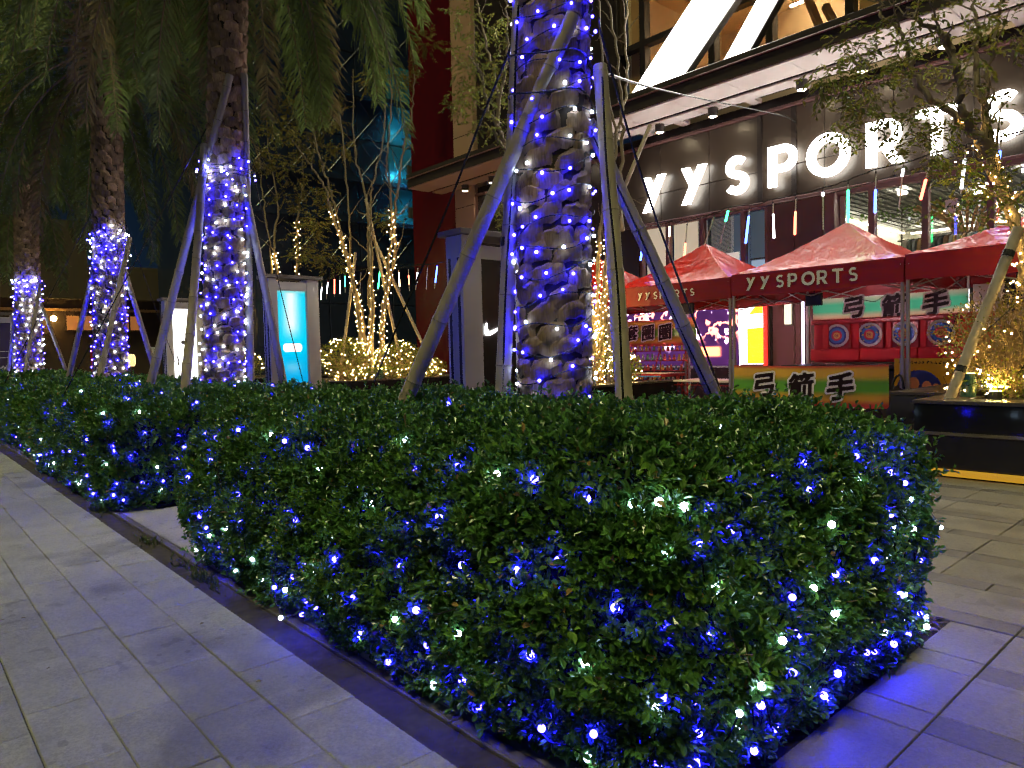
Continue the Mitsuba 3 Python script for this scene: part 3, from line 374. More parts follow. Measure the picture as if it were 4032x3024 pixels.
# ---------------------------------------------------------------- lettering
def letter(ch, h=1.0, w=.2):
    """Bold geometric capitals as strokes; origin at the lower left, height h."""
    s = lambda *p, cap='flat': LineString(p).buffer(w / 2, cap_style=cap, join_style='mitre')
    if ch == 'Y': g = union_all([Polygon([(0, 0), (.245, 0), (.78, 1), (.54, 1)]), Polygon([(0, 1), (.24, 1), (.43, .60), (.34, .39), (.30, .39)])])
    elif ch == 'T': g = union_all([Polygon([(0, .81), (.78, .81), (.78, 1), (0, 1)]), Polygon([(.285, 0), (.495, 0), (.495, .9), (.285, .9)])])
    elif ch == 'P' or ch == 'R':
        ring = Polygon([(.1, .34), (.42, .34)] + [(.42 + .33 * math.cos(a), .67 + .33 * math.sin(a)) for a in np.linspace(-np.pi / 2, np.pi / 2, 18)] + [(.1, 1)])
        g = ring.difference(Polygon([(.2, .52), (.41, .52)] + [(.41 + .15 * math.cos(a), .67 + .15 * math.sin(a)) for a in np.linspace(-np.pi / 2, np.pi / 2, 14)] + [(.2, .82)]))
        g = union_all([g, Polygon([(0, 0), (.215, 0), (.215, 1), (0, 1)])])
        if ch == 'R': g = union_all([g, Polygon([(.30, .40), (.52, .40), (.80, 0), (.545, 0)])])
    elif ch == 'O': g = affinity.scale(Point(.5, .5).buffer(.51, 32), 1.0, 1.0).difference(Point(.5, .5).buffer(.30, 32))
    else:
        pts = [(.585, .80)] + [(.37 + .215 * math.cos(a), .705 + .195 * math.sin(a)) for a in np.radians(np.linspace(40, 262, 18))] + [(.36 + .235 * math.cos(a), .30 + .205 * math.sin(a)) for a in np.radians(np.linspace(78, -150, 20))]
        g = LineString(pts[1:]).buffer(w / 2, cap_style='flat', join_style='round')
    return affinity.scale(g, h, h, origin=(0, 0))
WORD = 'YYSPORTS'
sign = thing('shop_sign', 'row of tall glowing white capital letters on the dark band above the windows', 'shop sign')
for ch, y in zip(WORD, (12.22, 10.96, 9.72, 8.56, 7.62, 6.34, 5.36, 4.22)):
    part(sign, 'letter', frame(prism(letter(ch, .93, .2), .10), [FX - .10, y, 5.2], **FACE_W), 'bulb', light=em(10, 9.7, 8.8))
logo = thing('illuminated_stripes', 'two huge slanted glowing white stripes standing on the canopy edge', 'illuminated sign')
sl = (9.38 - 7.77) / (11.25 - 9.46)
for y0, y1, sl in ((11.25, 9.80, .90), (8.68, 8.15, 1.25)):
    H = 4.2; pg = Polygon([(0, 0), (y0 - y1, 0), (y0 - y1 + H / sl, H), (H / sl, H)])
    part(logo, 'stripe', frame(prism(pg, .04), [14.22, y0, 7.78], **FACE_W), 'bulb', light=em(28, 27, 24))
    part(logo, 'case', frame(prism(pg.buffer(.035, join_style='mitre'), .2), [14.43, y0, 7.78], **FACE_W), 'dark_metal')
# ---------------------------------------------------------------- screen and sconce on the ground floor
scr = thing('video_screen', 'large bright video wall glowing pink and white beneath the tent roofs', 'screen')
def scr_fn(p, n, uv):
    a = P_.fbm(p.y * 2.3, p.z * 2.3, 1.); b = P_.fbm(p.y * 5 + 9, p.z * 4, 3.); ridge = 1 - dr.abs(2 * P_.fbm(p.y * 3.1, p.z * 2.6, 5., 4) - 1)
    c = P_.mix((.17, .10, .22), (.30, .16, .36), a); c = P_.mix(c, (1.9, .95, .75), P_.smoothstep(.86, .95, ridge) * P_.smoothstep(1.5, 1.9, p.z)); c = P_.mix(c, (3., 2.6, 3.), P_.smoothstep(.66, .76, b) * P_.smoothstep(1.3, 1.7, p.z))
    c = P_.mix(c, (2.4, 1.1, .6), P_.smoothstep(.16, .08, dr.abs(p.z - 1.38)) * P_.smoothstep(.5, .35, dr.abs(p.y - 10.2)))
    return dr.minimum(c * .33, .95)
backlit('screen_film', scr_fn)
part(scr, 'picture', box(15.655, 15.657, 9.26, 13.0, 1.02, 2.66), 'screen_film'); part(scr, 'backlight', box(15.69, 15.7, 9.26, 13.0, 1.02, 2.66), 'bulb', light=em(17, 14.5, 16.5))
part(scr, 'white_field', box(15.64, 15.7, 8.6, 9.25, 1.06, 2.66), 'bulb', light=em(3.4, 3.0, 3.0))
part(scr, 'yellow_field', box(15.63, 15.638, 8.6, 9.02, 1.08, 1.92), 'bulb', light=em(1.5, .85, .03))
part(scr, 'yellow_corner', frame(prism(Polygon([(0, 0), (.36, .38), (.36, 0)]), .006), [15.635, 8.97, 2.26], **FACE_W), 'bulb', light=em(1.5, .75, .03))
part(scr, 'red_edge', cat_([box(15.62, 15.72, 8.55, 8.6, 1.0, 2.7), box(15.62, 15.72, 8.6, 13, 2.66, 2.7)]), 'bulb', light=em(1.6, .05, .03))
part(scr, 'cabinet', cat_([box(15.72, 15.9, 8.5, 13.1, 0, 2.75), box(15.64, 15.72, 8.5, 13.1, 0, .98)]), 'facade_dark')
sco = thing('wall_lamp', 'tall flat glowing wall lamp on the dark pier right of the video wall', 'wall lamp')
part(sco, 'diffuser', box(FX - .19, FX - .135, 8.02, 8.18, 1.98, 3.5, .01), 'bulb', light=em(1.15, 1.0, .72)); part(sco, 'back_plate', box(FX - .14, FX - .121, 7.99, 8.21, 1.94, 3.54), 'dark_metal')
# ================================================================ TENTS AND GAME STALLS
def tent_roof(x0, y0, x1, y1, zh, zp, seed, n=150):
    u = np.linspace(-1, 1, n + 1); X, Y = np.meshgrid(u, u, indexing='ij'); t = np.maximum(abs(X), abs(Y))
    Z = zh + (zp - zh) * (1 - t) ** 1.26 + .018 * (1 - t) ; g = np.random.default_rng(seed)
    Pn = np.stack([X * 3, Y * 3, X * 0 + seed * 5.], -1)
    sag = -.10 * np.sin(np.pi * np.clip(t, 0, 1)) * (1 - np.minimum(abs(X), abs(Y)) / (t + 1e-6)) * t
    Z = Z + sag + .04 * (meshkit.fbm(Pn * .9, 3, seed) - .5) * np.clip(t * 1.5, 0, 1) * (t < .99) + .03 * (meshkit.noise(Pn * [2.2, 2.2, 1], seed + 3) - .5) * np.clip(t * 2, 0, 1) * (t < .97) +   .012 * (1 - abs(2 * meshkit.fbm(Pn * [2.5, 2.5, 1], 3, seed + 5) - 1)) ** 6 * (t < .97) + .008 * (np.abs(2 * meshkit.fbm(Pn * [4.5, 4.5, 1] + 3 * meshkit.noise(Pn * 1.3, seed)[..., None], 2, seed + 7) - 1)) * (t < .98) + .0025 * meshkit.noise(Pn * [13, 13, 1], seed + 2) * (t < .98)
    v = np.stack([x0 + (X + 1) / 2 * (x1 - x0), y0 + (Y + 1) / 2 * (y1 - y0), Z], -1).reshape(-1, 3)
    i, j = np.meshgrid(np.arange(n), np.arange(n), indexing='ij'); a = i * (n + 1) + j
    q = np.stack([a, a + n + 1, a + n + 2, a + 1], -1).reshape(-1, 4)
    return trimesh.Trimesh(v, np.vstack([q[:, [0, 1, 2]], q[:, [0, 2, 3]]]), process=False)
def valance_strip(p, q, z1, z0, n=60, seed=0, amp=.02, droop=.03):
    p, q = A(p, float), A(q, float); s = np.linspace(0, 1, n + 1); nrm = A([q[1] - p[1], p[0] - q[0]]); nrm = nrm / np.linalg.norm(nrm)
    rows = []
    for k, v in enumerate(np.linspace(0, 1, 7)):
        w = amp * v * (meshkit.fbm(np.stack([s * 9, s * 0 + v, s * 0 + seed], -1), 2, seed) - .5) * 2
        xy = p + (q - p) * s[:, None] + nrm * w[:, None]; z = z1 + (z0 - z1) * v - droop * np.sin(np.pi * s) * (.3 + .7 * v) + .015 * v * (meshkit.noise(np.stack([s * 12, s * 0, s * 0 + seed], -1)) - .5)
        rows.append(np.c_[xy, z])
    v = A(rows).reshape(-1, 3); i, j = np.meshgrid(np.arange(6), np.arange(n), indexing='ij'); a = i * (n + 1) + j
    f = np.stack([a, a + n + 1, a + n + 2, a + 1], -1).reshape(-1, 4)
    return trimesh.Trimesh(v, np.vstack([f[:, [0, 1, 2]], f[:, [0, 2, 3]]]), process=False)
TX0, TX1, ZV, ZB = 12.0, 15.0, 2.83, 2.44
TENTS = [(10.28, 13.28, 3.73, 'red pop-up tent furthest left, its peak showing behind the bamboo prop', None),
         (7.26, 10.26, 3.72, 'red pop-up tent with white lettering, above the prize rack and hoop banner', (9.42, .155)),
         (4.24, 7.24, 3.72, 'red pop-up tent with large white lettering over the archery stall', (6.92, .235)),
         (1.22, 4.22, 3.50, 'red pop-up tent at the right edge with a plain valance, beside the lit bush', None)]
for i, (y0, y1, zp, lab, txt) in enumerate(TENTS):
    t = thing('pop_up_tent', lab, 'tent', None)
    zoff = (0, -.03, .0, .03)[i]
    part(t, 'roof', tent_roof(TX0, y0, TX1, y1, ZV + zoff, zp, i + 1), 'tent_red', smooth=True)
    for k, (p, q) in enumerate((((TX0, y1), (TX0, y0)), ((TX0, y0), (TX1, y0)), ((TX1, y0), (TX1, y1)), ((TX1, y1), (TX0, y1)))):
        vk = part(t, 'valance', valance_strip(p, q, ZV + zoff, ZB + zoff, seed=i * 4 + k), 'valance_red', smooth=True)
    for x in (TX0 + .03, TX1 - .03):
        for y in (y0 + .03, y1 - .03):
            part(t, 'leg', cat_([box(x - .022, x + .022, y - .022, y + .022, 1.15, ZV + zoff - .03, .004), box(x - .03, x + .03, y - .03, y + .03, .0, 1.25, .004), box(x - .07, x + .07, y - .07, y + .07, 0, .012)]), 'grey_metal')
    bars = []
    for (xa, ya), (xb, yb) in (((TX0, y0), (TX0, y1)), ((TX1, y0), (TX1, y1)), ((TX0, y0), (TX1, y0)), ((TX0, y1), (TX1, y1))):
        mx, my = (xa + xb) / 2, (ya + yb) / 2; a_, b_, c_ = A([xa, ya, 0]), A([mx, my, 0]), A([xb, yb, 0]); ins = A([np.sign(13.5 - mx) * .05 if xa == xb else 0, np.sign((y0 + y1) / 2 - my) * .05 if ya == yb else 0, 0])
        for (P0, P1) in ((a_, b_), (b_, c_)):
            bars += [tube([P0 + ins + [0, 0, 2.72], P1 + ins + [0, 0, 2.34]], .011, 4), tube([P0 + ins + [0, 0, 2.34], P1 + ins + [0, 0, 2.72]], .011, 4)]
    part(t, 'truss_bar', cat_(bars), 'grey_metal')
    if txt:
        yy, h = txt
        pos = np.cumsum([0, 1.17, 1.2, .95, 1.05, 1.12, 1.08, 1.08]) * h * (1.08 if i == 1 else 1.02)
        for ch, dy in zip(WORD, pos): part(t, 'printed_letter', frame(prism(letter(ch, h, .17), .002), [TX0 - .026, yy - dy, 2.515 + zoff + .02 * (i == 1)], **FACE_W), 'print_white')
# ---------------------------------------------------------------- calligraphy
def glyph(ch, h, fat=.02, brush=True):
    g = union_all([Polygon(r[0], r[1:]) for r in GLYPH[ch]]).buffer(fat, join_style='round')
    g = affinity.skew(affinity.rotate(g, 5, origin=(0, 0)), 8, 3, origin=(0, 0)) if brush else g
    return affinity.scale(g, h, h, origin=(0, 0))
def cloth(o, ex, w, h, nx=40, ny=10, amp=.025, seed=0, sag=.02):
    """A hanging printed sheet: o is its lower left as read, ex the reading direction; uv runs with the print."""
    ex = A(ex, float); nz = np.cross(ex, [0, 0, 1]); U, V = np.meshgrid(np.linspace(0, 1, nx + 1), np.linspace(0, 1, ny + 1), indexing='ij')
    W = amp * (meshkit.fbm(np.stack([U * 5, V * 2.5, U * 0 + seed], -1), 3, seed) - .5) * 2
    v = A(o, float) + U[..., None] * w * ex + V[..., None] * h * A([0, 0, 1.]) + W[..., None] * nz - (sag * np.sin(np.pi * U))[..., None] * A([0, 0, 1.])
    i, j = np.meshgrid(np.arange(nx), np.arange(ny), indexing='ij'); a = i * (ny + 1) + j; q = np.stack([a, a + ny + 1, a + ny + 2, a + 1], -1).reshape(-1, 4)
    m = trimesh.Trimesh(v.reshape(-1, 3), np.vstack([q[:, [0, 1, 2]], q[:, [0, 2, 3]]]), process=False); return m, np.stack([U, V], -1).reshape(-1, 2)
def banner(label, o, ex, w, h, look, chars, gh, gz, fat, seed, off=.03, halo='print_halo'):
    b = thing('banner', label, 'banner'); m, uv = cloth(o, ex, w, h, seed=seed)
    part(b, 'sheet', m, look, smooth=True, uv=uv)
    ex = A(ex, float); nz = np.cross(ex, [0, 0, 1])
    for ch, u in chars:
        g = glyph(ch, gh, fat); base = A(o, float) + ex * u + A([0, 0, gz]) + nz * off
        hk = part(b, 'outline', frame(prism(g.buffer(gh * .075).simplify(.004), .003), base, ex, [0, 0, 1], nz), halo)
        part(b, 'character', frame(prism(g, .003), base + nz * .006, ex, [0, 0, 1], nz), 'print_dark')
    return b
EX = [0, -1, 0]
banner('rainbow cloth banner with three dark brush characters hung low in front of the archery stall', [11.90, 7.14, .45], EX, 2.72, .70, 'rainbow', [('弓', .62), ('箭', 1.30), ('手', 1.97)], .46, .34, .018, 1)
scene['m_mint_lit'] = {'type': 'principledthin', 'base_color': mikit.proc(mint), 'roughness': .6, 'diff_trans': 1.2, 'spec_trans': 0., 'eta': 1.3}
banner('backlit mint green banner with three dark brush characters above the archery targets', [14.62, 6.93, 1.98], EX, 2.84, .46, 'mint_lit', [('弓', .85), ('箭', 1.6), ('手', 2.32)], .45, .23, .018, 2)
banner('orange and green banner with brush characters under the left lettered tent, over the prize rack', [14.5, 11.9, 1.56], EX, 2.2, .66, 'rainbow', [('套', .30), ('圈', .82), ('圈', 1.34)], .40, .33, .016, 3)
bb = thing('banner', 'pale cloth banner with scroll corners half hidden by the lit bush', 'banner'); m, uv = cloth([14.62, 4.02, 1.75], EX, 1.9, .75, seed=8); part(bb, 'sheet', m, 'print_halo', smooth=True, uv=uv)
for q in ([.35, .08], [.55, .10]): pass
part(bb, 'character', frame(prism(glyph('手', .5, .03), .003), [14.57, 3.35, 2.2], **FACE_W), 'print_dark')
part(bb, 'scroll', cat_([tube([[14.585, 3.92 - .05 * math.sin(t) * (1 - t / 9), 2.32 - t * .05 + .03 * math.cos(t)] for t in np.linspace(0, 8, 40)], .006, 4)]), 'facade_dark')
solo('hanging_wire', tube(smooth_path([[14.4, 6.1, 2.42], [14.4, 5.8, 2.34], [14.4, 5.6, 2.3], [14.4, 5.4, 2.42]], 14), .008, 5), 'wire', 'thin black wire looping in front of the mint green banner', 'wire')
lbx = solo('banner_light_box', cat_([box(14.72, 14.73, 4.1, 6.92, 2.0, 2.43)]), 'bulb', 'light panel glowing behind the mint green banner', 'light box', light=em(1.0, .97, 1.0))
# ---------------------------------------------------------------- archery stall
st = thing('archery_stall', 'red cloth archery stall with a row of framed targets', 'stall')
part(st, 'back_cloth', box(14.72, 14.74, 3.6, 6.95, 1.12, 2.02), 'red_cloth')
part(st, 'top_cloth', cat_([box(14.55, 14.71, 3.6, 6.95, 1.9, 2.0, .02)]), 'red_frame')
for y0 in (6.68, 6.08, 5.46, 4.86, 4.22): part(st, 'cloth_strip', box(14.585, 14.62, y0 - .09, y0 + .01, 1.38, 1.93, .008), 'red_cloth')
for y0, y1 in ((6.93, 5.95), (5.93, 4.9), (4.88, 4.5), (4.48, 3.62)): part(st, 'lower_cloth', box(14.50, 14.56, y1, y0, 1.16, 1.40, .012), 'red_cloth')
part(st, 'post', cat_([box(14.5, 14.56, y - .03, y + .03, 0, 2.5, .006) for y in (6.99, 3.62)]), 'grey_metal')
part(st, 'pole_light', box(14.46, 14.5, 7.05, 7.10, 1.0, 2.4, .01), 'bulb', light=em(2.4, 2.1, 3.2))
part(st, 'table', cat_([box(13.3, 14.45, 3.7, 6.95, 1.04, 1.1), box(13.4, 14.4, 3.8, 6.9, .0, 1.0)]), 'facade_dark')
for i, (y, txt) in enumerate(((6.43, '10'), (5.79, '20'), (5.16, '20'), (4.53, '30'))):
    tg = thing('archery_target', f'round archery target with white outer ring and blue red gold centre, {("first", "second", "third", "fourth")[i]} from the left', 'archery target', 'archery targets in a row')
    part(tg, 'board', box(14.63, 14.70, y - .25, y + .25, 1.39, 1.91, .008), 'red_frame')
    for k, (r, mk) in enumerate(((.235, 'target_white'), (.185, 'deep_blue'), (.155, 'mid_blue'), (.105, 'target_red'), (.066, 'target_gold'), (.04, 'target_red'), (.032, 'target_gold'))):
        part(tg, 'ring', frame(prism(Point(0, 0).buffer(r, 24), .012 + .003 * k), [14.628, y, 1.665], **FACE_W), mk)
    m = meshkit.text_mesh(txt, .038, .002, True); m.apply_translation([-m.centroid[0], -m.centroid[1], 0]); part(tg, 'number', frame(m, [14.594, y, 1.665], **FACE_W), 'print_dark')
    if i > 0:
        n = (0, 12, 26, 30)[i]; a = rng.uniform(0, 6.28, n); r = rng.uniform(.08, .22, n)
        lm, lc = leaf_mesh(np.c_[np.full(n, 14.575), y + r * np.cos(a), 1.665 + r * np.sin(a)], rand_dirs(n) * [.3, 1, 1], rand_dirs(n) + [-2, 0, 0], .05, .03, np.tile([.6, .42, .12], (n, 1)), fold=.5)
        part(tg, 'foil_scrap', lm, 'leaf', color=lc, kind='stuff')
po = thing('poster', 'yellow poster board with a dark line of characters, right of the tent leg', 'poster')
part(po, 'board', box(13.2, 13.23, 3.25, 4.82, .36, 1.22, .006), 'poster_yellow')
part(po, 'blue_dome', frame(prism(Point(0, 0).buffer(.36, 24).intersection(Polygon([(-1, 0), (1, 0), (1, 1), (-1, 1)])), .004), [13.196, 4.42, .66], **FACE_W), 'deep_blue'); part(po, 'pale_patch', cat_([frame(prism(affinity.scale(Point(0, 0).buffer(r, 12), 1, 1.3), .003), [13.190, y, z + .06], **FACE_W) for y, z, r in ((4.5, .73, .085), (4.3, .68, .075), (4.16, .66, .06))]), 'peach')
tl = []
for k in range(12):
    y = 4.74 - k * .062
    for s in range(4): yy = y - rng.uniform(0, .03); zz = 1.145 + rng.uniform(-.018, .018); tl.append(box(13.194, 13.198, yy - rng.uniform(.006, .016), yy + .006, zz - .004, zz + rng.uniform(.002, .016)))
part(po, 'line_of_characters', cat_(tl), 'print_dark')
# ---------------------------------------------------------------- prize rack, table, folding bench under the left lettered tent
rk = thing('prize_rack', 'red metal stepped rack with rows of small prizes behind the hoop banner', 'rack')
part(rk, 'frame', cat_([tube([[13.5 + .55 * s, y, .62 if s == 0 else 1.5], [13.5, y, .3]], .014, 5) for y in (9.65, 10.4, 11.15, 11.7) for s in (0, 1)] + [tube([[14.05, y, 0], [14.05, y, 1.5]], .014, 5) for y in (9.65, 10.4, 11.15, 11.7)]), 'red_frame')
shelfs = []
for k in range(5):
    z, x = .5 + k * .23, 13.55 + k * .12; part(rk, 'shelf', box(x, x + .1, 9.6, 11.75, z, z + .02), 'red_frame')
pr = np.random.default_rng(4); pc = []
for i, c in enumerate([(.5, .3, .2), (.4, .38, .35), (.1, .2, .4), (.45, .08, .06), (.1, .3, .18), (.55, .4, .1)]): mat(f'prize_{i}', c, .4)
lib = [ply_(lathe([[0, 0], [.032, 0], [.04, .03], [.03, .075], [.012, .09], [.026, .105], [.02, .135], [0, .14]], 8), None, smooth=40) for _ in (1,)][0]
for k in range(5):
    for y in np.arange(9.68, 11.7, .13):
        y += pr.uniform(-.02, .02); s = pr.uniform(.8, 1.1); ob = solo('prize_ornament', {**lib, 'bsdf': {'type': 'ref', 'id': 'x'}}, f'prize_{pr.integers(6)}', f'small ornament on the {("lowest", "second lowest", "middle", "second highest", "highest")[k]} shelf of the red prize rack', 'ornament', 'prizes on the rack'); scene[ob]['to_world'] = T().translate([13.6 + k * .12, float(y), .52 + k * .23]).scale(float(s))
tb = thing('low_table', 'low table with a red frame and pale striped top in front of the prize rack', 'table')
part(tb, 'top', box(12.3, 13.2, 9.1, 10.15, .88, .95, .01), 'red_frame'); part(tb, 'sheet', box(12.32, 13.18, 9.12, 10.13, .952, .958), 'print_white'); part(tb, 'edge_stripe', box(12.285, 12.298, 9.1, 10.15, .885, .915), 'mid_blue')
for x in (12.36, 13.14):
    for y in (9.16, 10.09): part(tb, 'leg', tube([[x, y, 0], [x, y, .88]], .016, 6), 'red_frame')
bn = thing('folding_table', 'second low table with crossed red legs beside the tent pole', 'table')
part(bn, 'top', box(12.5, 13.4, 7.5, 8.95, .78, .82, .008), 'print_white')
for y in (7.6, 8.85): part(bn, 'leg', cat_([tube([[12.55, y, 0], [13.35, y, .78]], .014, 5), tube([[13.35, y, 0], [12.55, y, .78]], .014, 5)]), 'red_frame')
part(bn, 'rail', tube([[12.55, 7.5, .72], [12.55, 8.95, .72]], .014, 5), 'red_frame')
sk = thing('equipment_bag', 'dark bag slumped at the foot of the tent pole by the rainbow banner', 'bag')
m = trimesh.creation.icosphere(3, 1.0); m.vertices *= [.22, .3, .42]; m.vertices += m.vertex_normals * .05 * (meshkit.fbm(m.vertices * 6)[:, None] - .5); m.vertices[:, 2] = np.maximum(m.vertices[:, 2] + .4, 0); m.apply_translation([12.1, 4.3, 0]); part(sk, 'body', m, 'facade_dark', smooth=True)
part(sk, 'strap', tube(smooth_path([[11.92, 4.2, .5], [11.95, 4.25, .95], [12.05, 4.4, .9], [11.95, 4.45, .5]], 12), .018, 6), 'tape')
# ---------------------------------------------------------------- meteor tubes
SH = T()
cab = []
ORD = 'first second third fourth fifth sixth seventh eighth ninth tenth eleventh twelfth thirteenth fourteenth fifteenth sixteenth seventeenth eighteenth nineteenth twentieth'.split()
def hang(c, items):
    for ix_, (y, x, z, col, tilt, lit0, lit1, dz) in enumerate(items):
        nm = {'b': 'blue', 'w': 'white', 'g': 'green', 'r': 'red', 'd': 'unlit', 'y': 'warm'}[col]
        lab, gp = {'b': ('blue glowing rain tube hanging from the cable across the shop front', 'blue rain tubes'), 'w': ('white glowing rain tube hanging from the cable across the shop front', 'white rain tubes'), 'g': ('green glowing rain tube hanging from the cable across the shop front', 'green rain tubes'), 'r': ('red glowing rain tube hanging from the cable across the shop front', 'red rain tubes'), 'd': ('clear unlit rain tube hanging from the cable across the shop front', 'unlit rain tubes'), 'y': ('warm white glowing rain tube hanging from the cable', 'warm rain tubes')}[col]
        t = thing('rain_tube', lab, 'tube light', gp)
        labels[t]['label'] = ORD[ix_] + ' from the left of the rain tubes ' + c + ', ' + ('unlit and clear' if col == 'd' else 'glowing ' + nm)
        L = .72; a = A([x, y, z]); d = unit(A([0., tilt, -1.])); f = lambda s: a + d * (.08 + s * L)
        part(t, 'cord', tube([a, f(0.)], .006, 5), 'wire'); part(t, 'sleeve', tube([f(0), f(1)], .013, 8), 'tube_clear')
        if col != 'd':
            c_ = {'b': (.5, 1.0, 14), 'w': (3.2, 3.3, 3.5), 'g': (.3, 9, 2.0), 'r': (10, .9, .5), 'y': (4, 3.2, 1.8)}[col]
            part(t, 'lit_strip', tube([f(lit0), f(lit0 + .02), f(lit1 - .02), f(lit1)], [.014, .027, .027, .012], 8), 'bulb', light=em(*c_))
        part(t, 'cap', tube([f(-.04), f(.01)], .016, 8), 'tape')
X1 = 13.8
row1 = [(10.59, 4.39, 'b', .22, .25, 1.), (9.9, 4.40, 'y', .06, .02, .36), (9.42, 4.34, 'r', .12, .55, 1.), (8.7, 4.42, 'd', .42, 0, 1), (8.36, 4.5, 'g', .30, .0, .34), (7.87, 4.45, 'b', .14, .2, 1.), (7.36, 4.48, 'w', -.02, .3, 1.), (6.87, 4.49, 'r', .04, .35, 1.), (6.33, 4.52, 'w', .0, 0, .12), (5.85, 4.58, 'g', .0, .15, 1.), (5.35, 4.68, 'b', .02, .4, 1.), (4.88, 4.68, 'w', .1, .0, .22), (4.41, 4.76, 'r', .25, .5, 1.), (3.9, 4.78, 'w', .1, .2, .9), (3.4, 4.8, 'b', .1, .2, .9), (2.9, 4.82, 'd', .1, 0, 1)]
hang('across the shop windows', [(y, X1, z, c, t, a, b, 0) for y, z, c, t, a, b in row1])
X2 = 13.2
row2 = [(26.37, 4.38, 'g'), (25.93, 4.49, 'w'), (25.44, 4.5, 'w'), (24.92, 4.55, 'r'), (24.49, 4.62, 'w'), (24.09, 4.66, 'g'), (23.52, 4.62, 'w'), (22.89, 4.58, 'd'), (22.18, 4.56, 'w'), (21.59, 4.54, 'g'), (21.02, 4.46, 'b'), (20.43, 4.42, 'y'), (19.85, 4.38, 'r'), (19.27, 4.36, 'w'), (18.74, 4.33, 'd'), (18.2, 4.33, 'b'), (17.67, 4.32, 'd'), (17.1, 4.33, 'r'), (16.5, 4.34, 'w'), (15.9, 4.35, 'b')]
hang('near the far planter', [(y, X2, z, c, t, a, b, 0) for (y, z, c), t, a, b in zip(row2, rng.uniform(-.05, .3, 20), rng.uniform(0, .3, 20), rng.uniform(.65, 1, 20))])
solo('festoon_cable', cat_([tube(smooth_path([[X1, y, z] for y, z, *_ in row1[::-1]] + [[X1 - .1, 12.5, 4.5]], 70, .008, 1), .012, 5), tube(smooth_path([[X1, 2, 4.95], [X1, 6, 4.4], [X1, 9.5, 4.42], [X1, 12.5, 4.5]], 30), .007, 4)]), 'wire', 'thin twisted cable carrying the rain tubes across the shop front', 'cable')
solo('festoon_cable', cat_([tube(smooth_path([[X2, y, z] for y, z, _ in row2[::-1]], 60, .008, 2), .012, 5), tube(smooth_path([[X2, 15, 4.6], [X2, 18, 4.32], [X2, 22, 4.62], [X2, 26.5, 4.5]], 30), .007, 4)]), 'wire', 'thin cable carrying the rain tubes from the dark pylon to the far planter', 'cable')
solo('black_cable', tube(smooth_path([[3.72, 3.17, 3.34], [6.67, 4.96, 4.42], [10.24, 6.54, 5.48], [15.07, 7.8, 6.53], [15.98, 7.95, 6.6]], 40), .012, 5), 'wire', 'thin black cable slanting from the nearest palm across the pale soffit panels', 'cable')

for lab, x, y in (('black flood lamp under the archery tent shining on its mint green banner', 12.5, 5.9), ('black flood lamp under the tent beside the prize rack', 12.5, 8.55), ('black flood lamp under the right edge tent', 12.6, 2.9), ('black flood lamp under the furthest left tent', 12.6, 11.6)):
    t = thing('flood_lamp', lab, 'flood lamp'); part(t, 'housing', box(x - .03, x + .02, y - .15, y + .15, 2.19, 2.41, .01), 'tape'); part(t, 'bracket', tube([[x, y, 2.36], [x, y, 2.5]], .01, 5), 'tape'); part(t, 'lens', frame(box(-.004, .004, -.13, .13, -.09, .09), [x + .03, y, 2.30], [1, 0, 0], [0, 1, 0], [0, 0, 1]), 'bulb', light=em(150, 138, 140) if y < 8 else em(170, 62, 90))
# ================================================================ PLANTERS, TREES, SHRUBS, WARM LIGHTS
B_ICO1, B_ICO0 = trimesh.creation.icosphere(1, 1.0), trimesh.creation.icosphere(0, 1.0)
BULB1, BULB0 = ply_(B_ICO1, 'bulb', smooth=True), ply_(B_ICO0, 'bulb', smooth=True)
LAMP = {'trunk_blue': em(1.8, 1.4, 165), 'trunk_white': em(20, 26, 35), 'far_blue': em(1.5, 1.1, 120), 'gold': em(85, 53, 14), 'blue': em(1.8, 1.4, 300), 'white': em(13, 18, 25), 'warm': em(44, 28, 8.5)}
def string_lights(label, wires, bulbs, rad, group=None, wire_r=.0035, detail=True):
    """One string: its wires as one part, every bulb a part of its own."""
    s = thing('string_lights', label, 'string lights', group)
    if wires: part(s, 'wire', cat_([tube(w, wire_r, 4, False) for w in wires]), 'wire', kind='stuff' if len(wires) > 1 else None)
    for p, c in bulbs:
        key = num(s + '__bulb'); scene[key] = {**(BULB1 if detail else BULB0), 'to_world': T().translate([float(q) for q in p]).scale(rad * float(rng.uniform(.85, 1.15))), 'emitter': LAMP[c]}
    return s
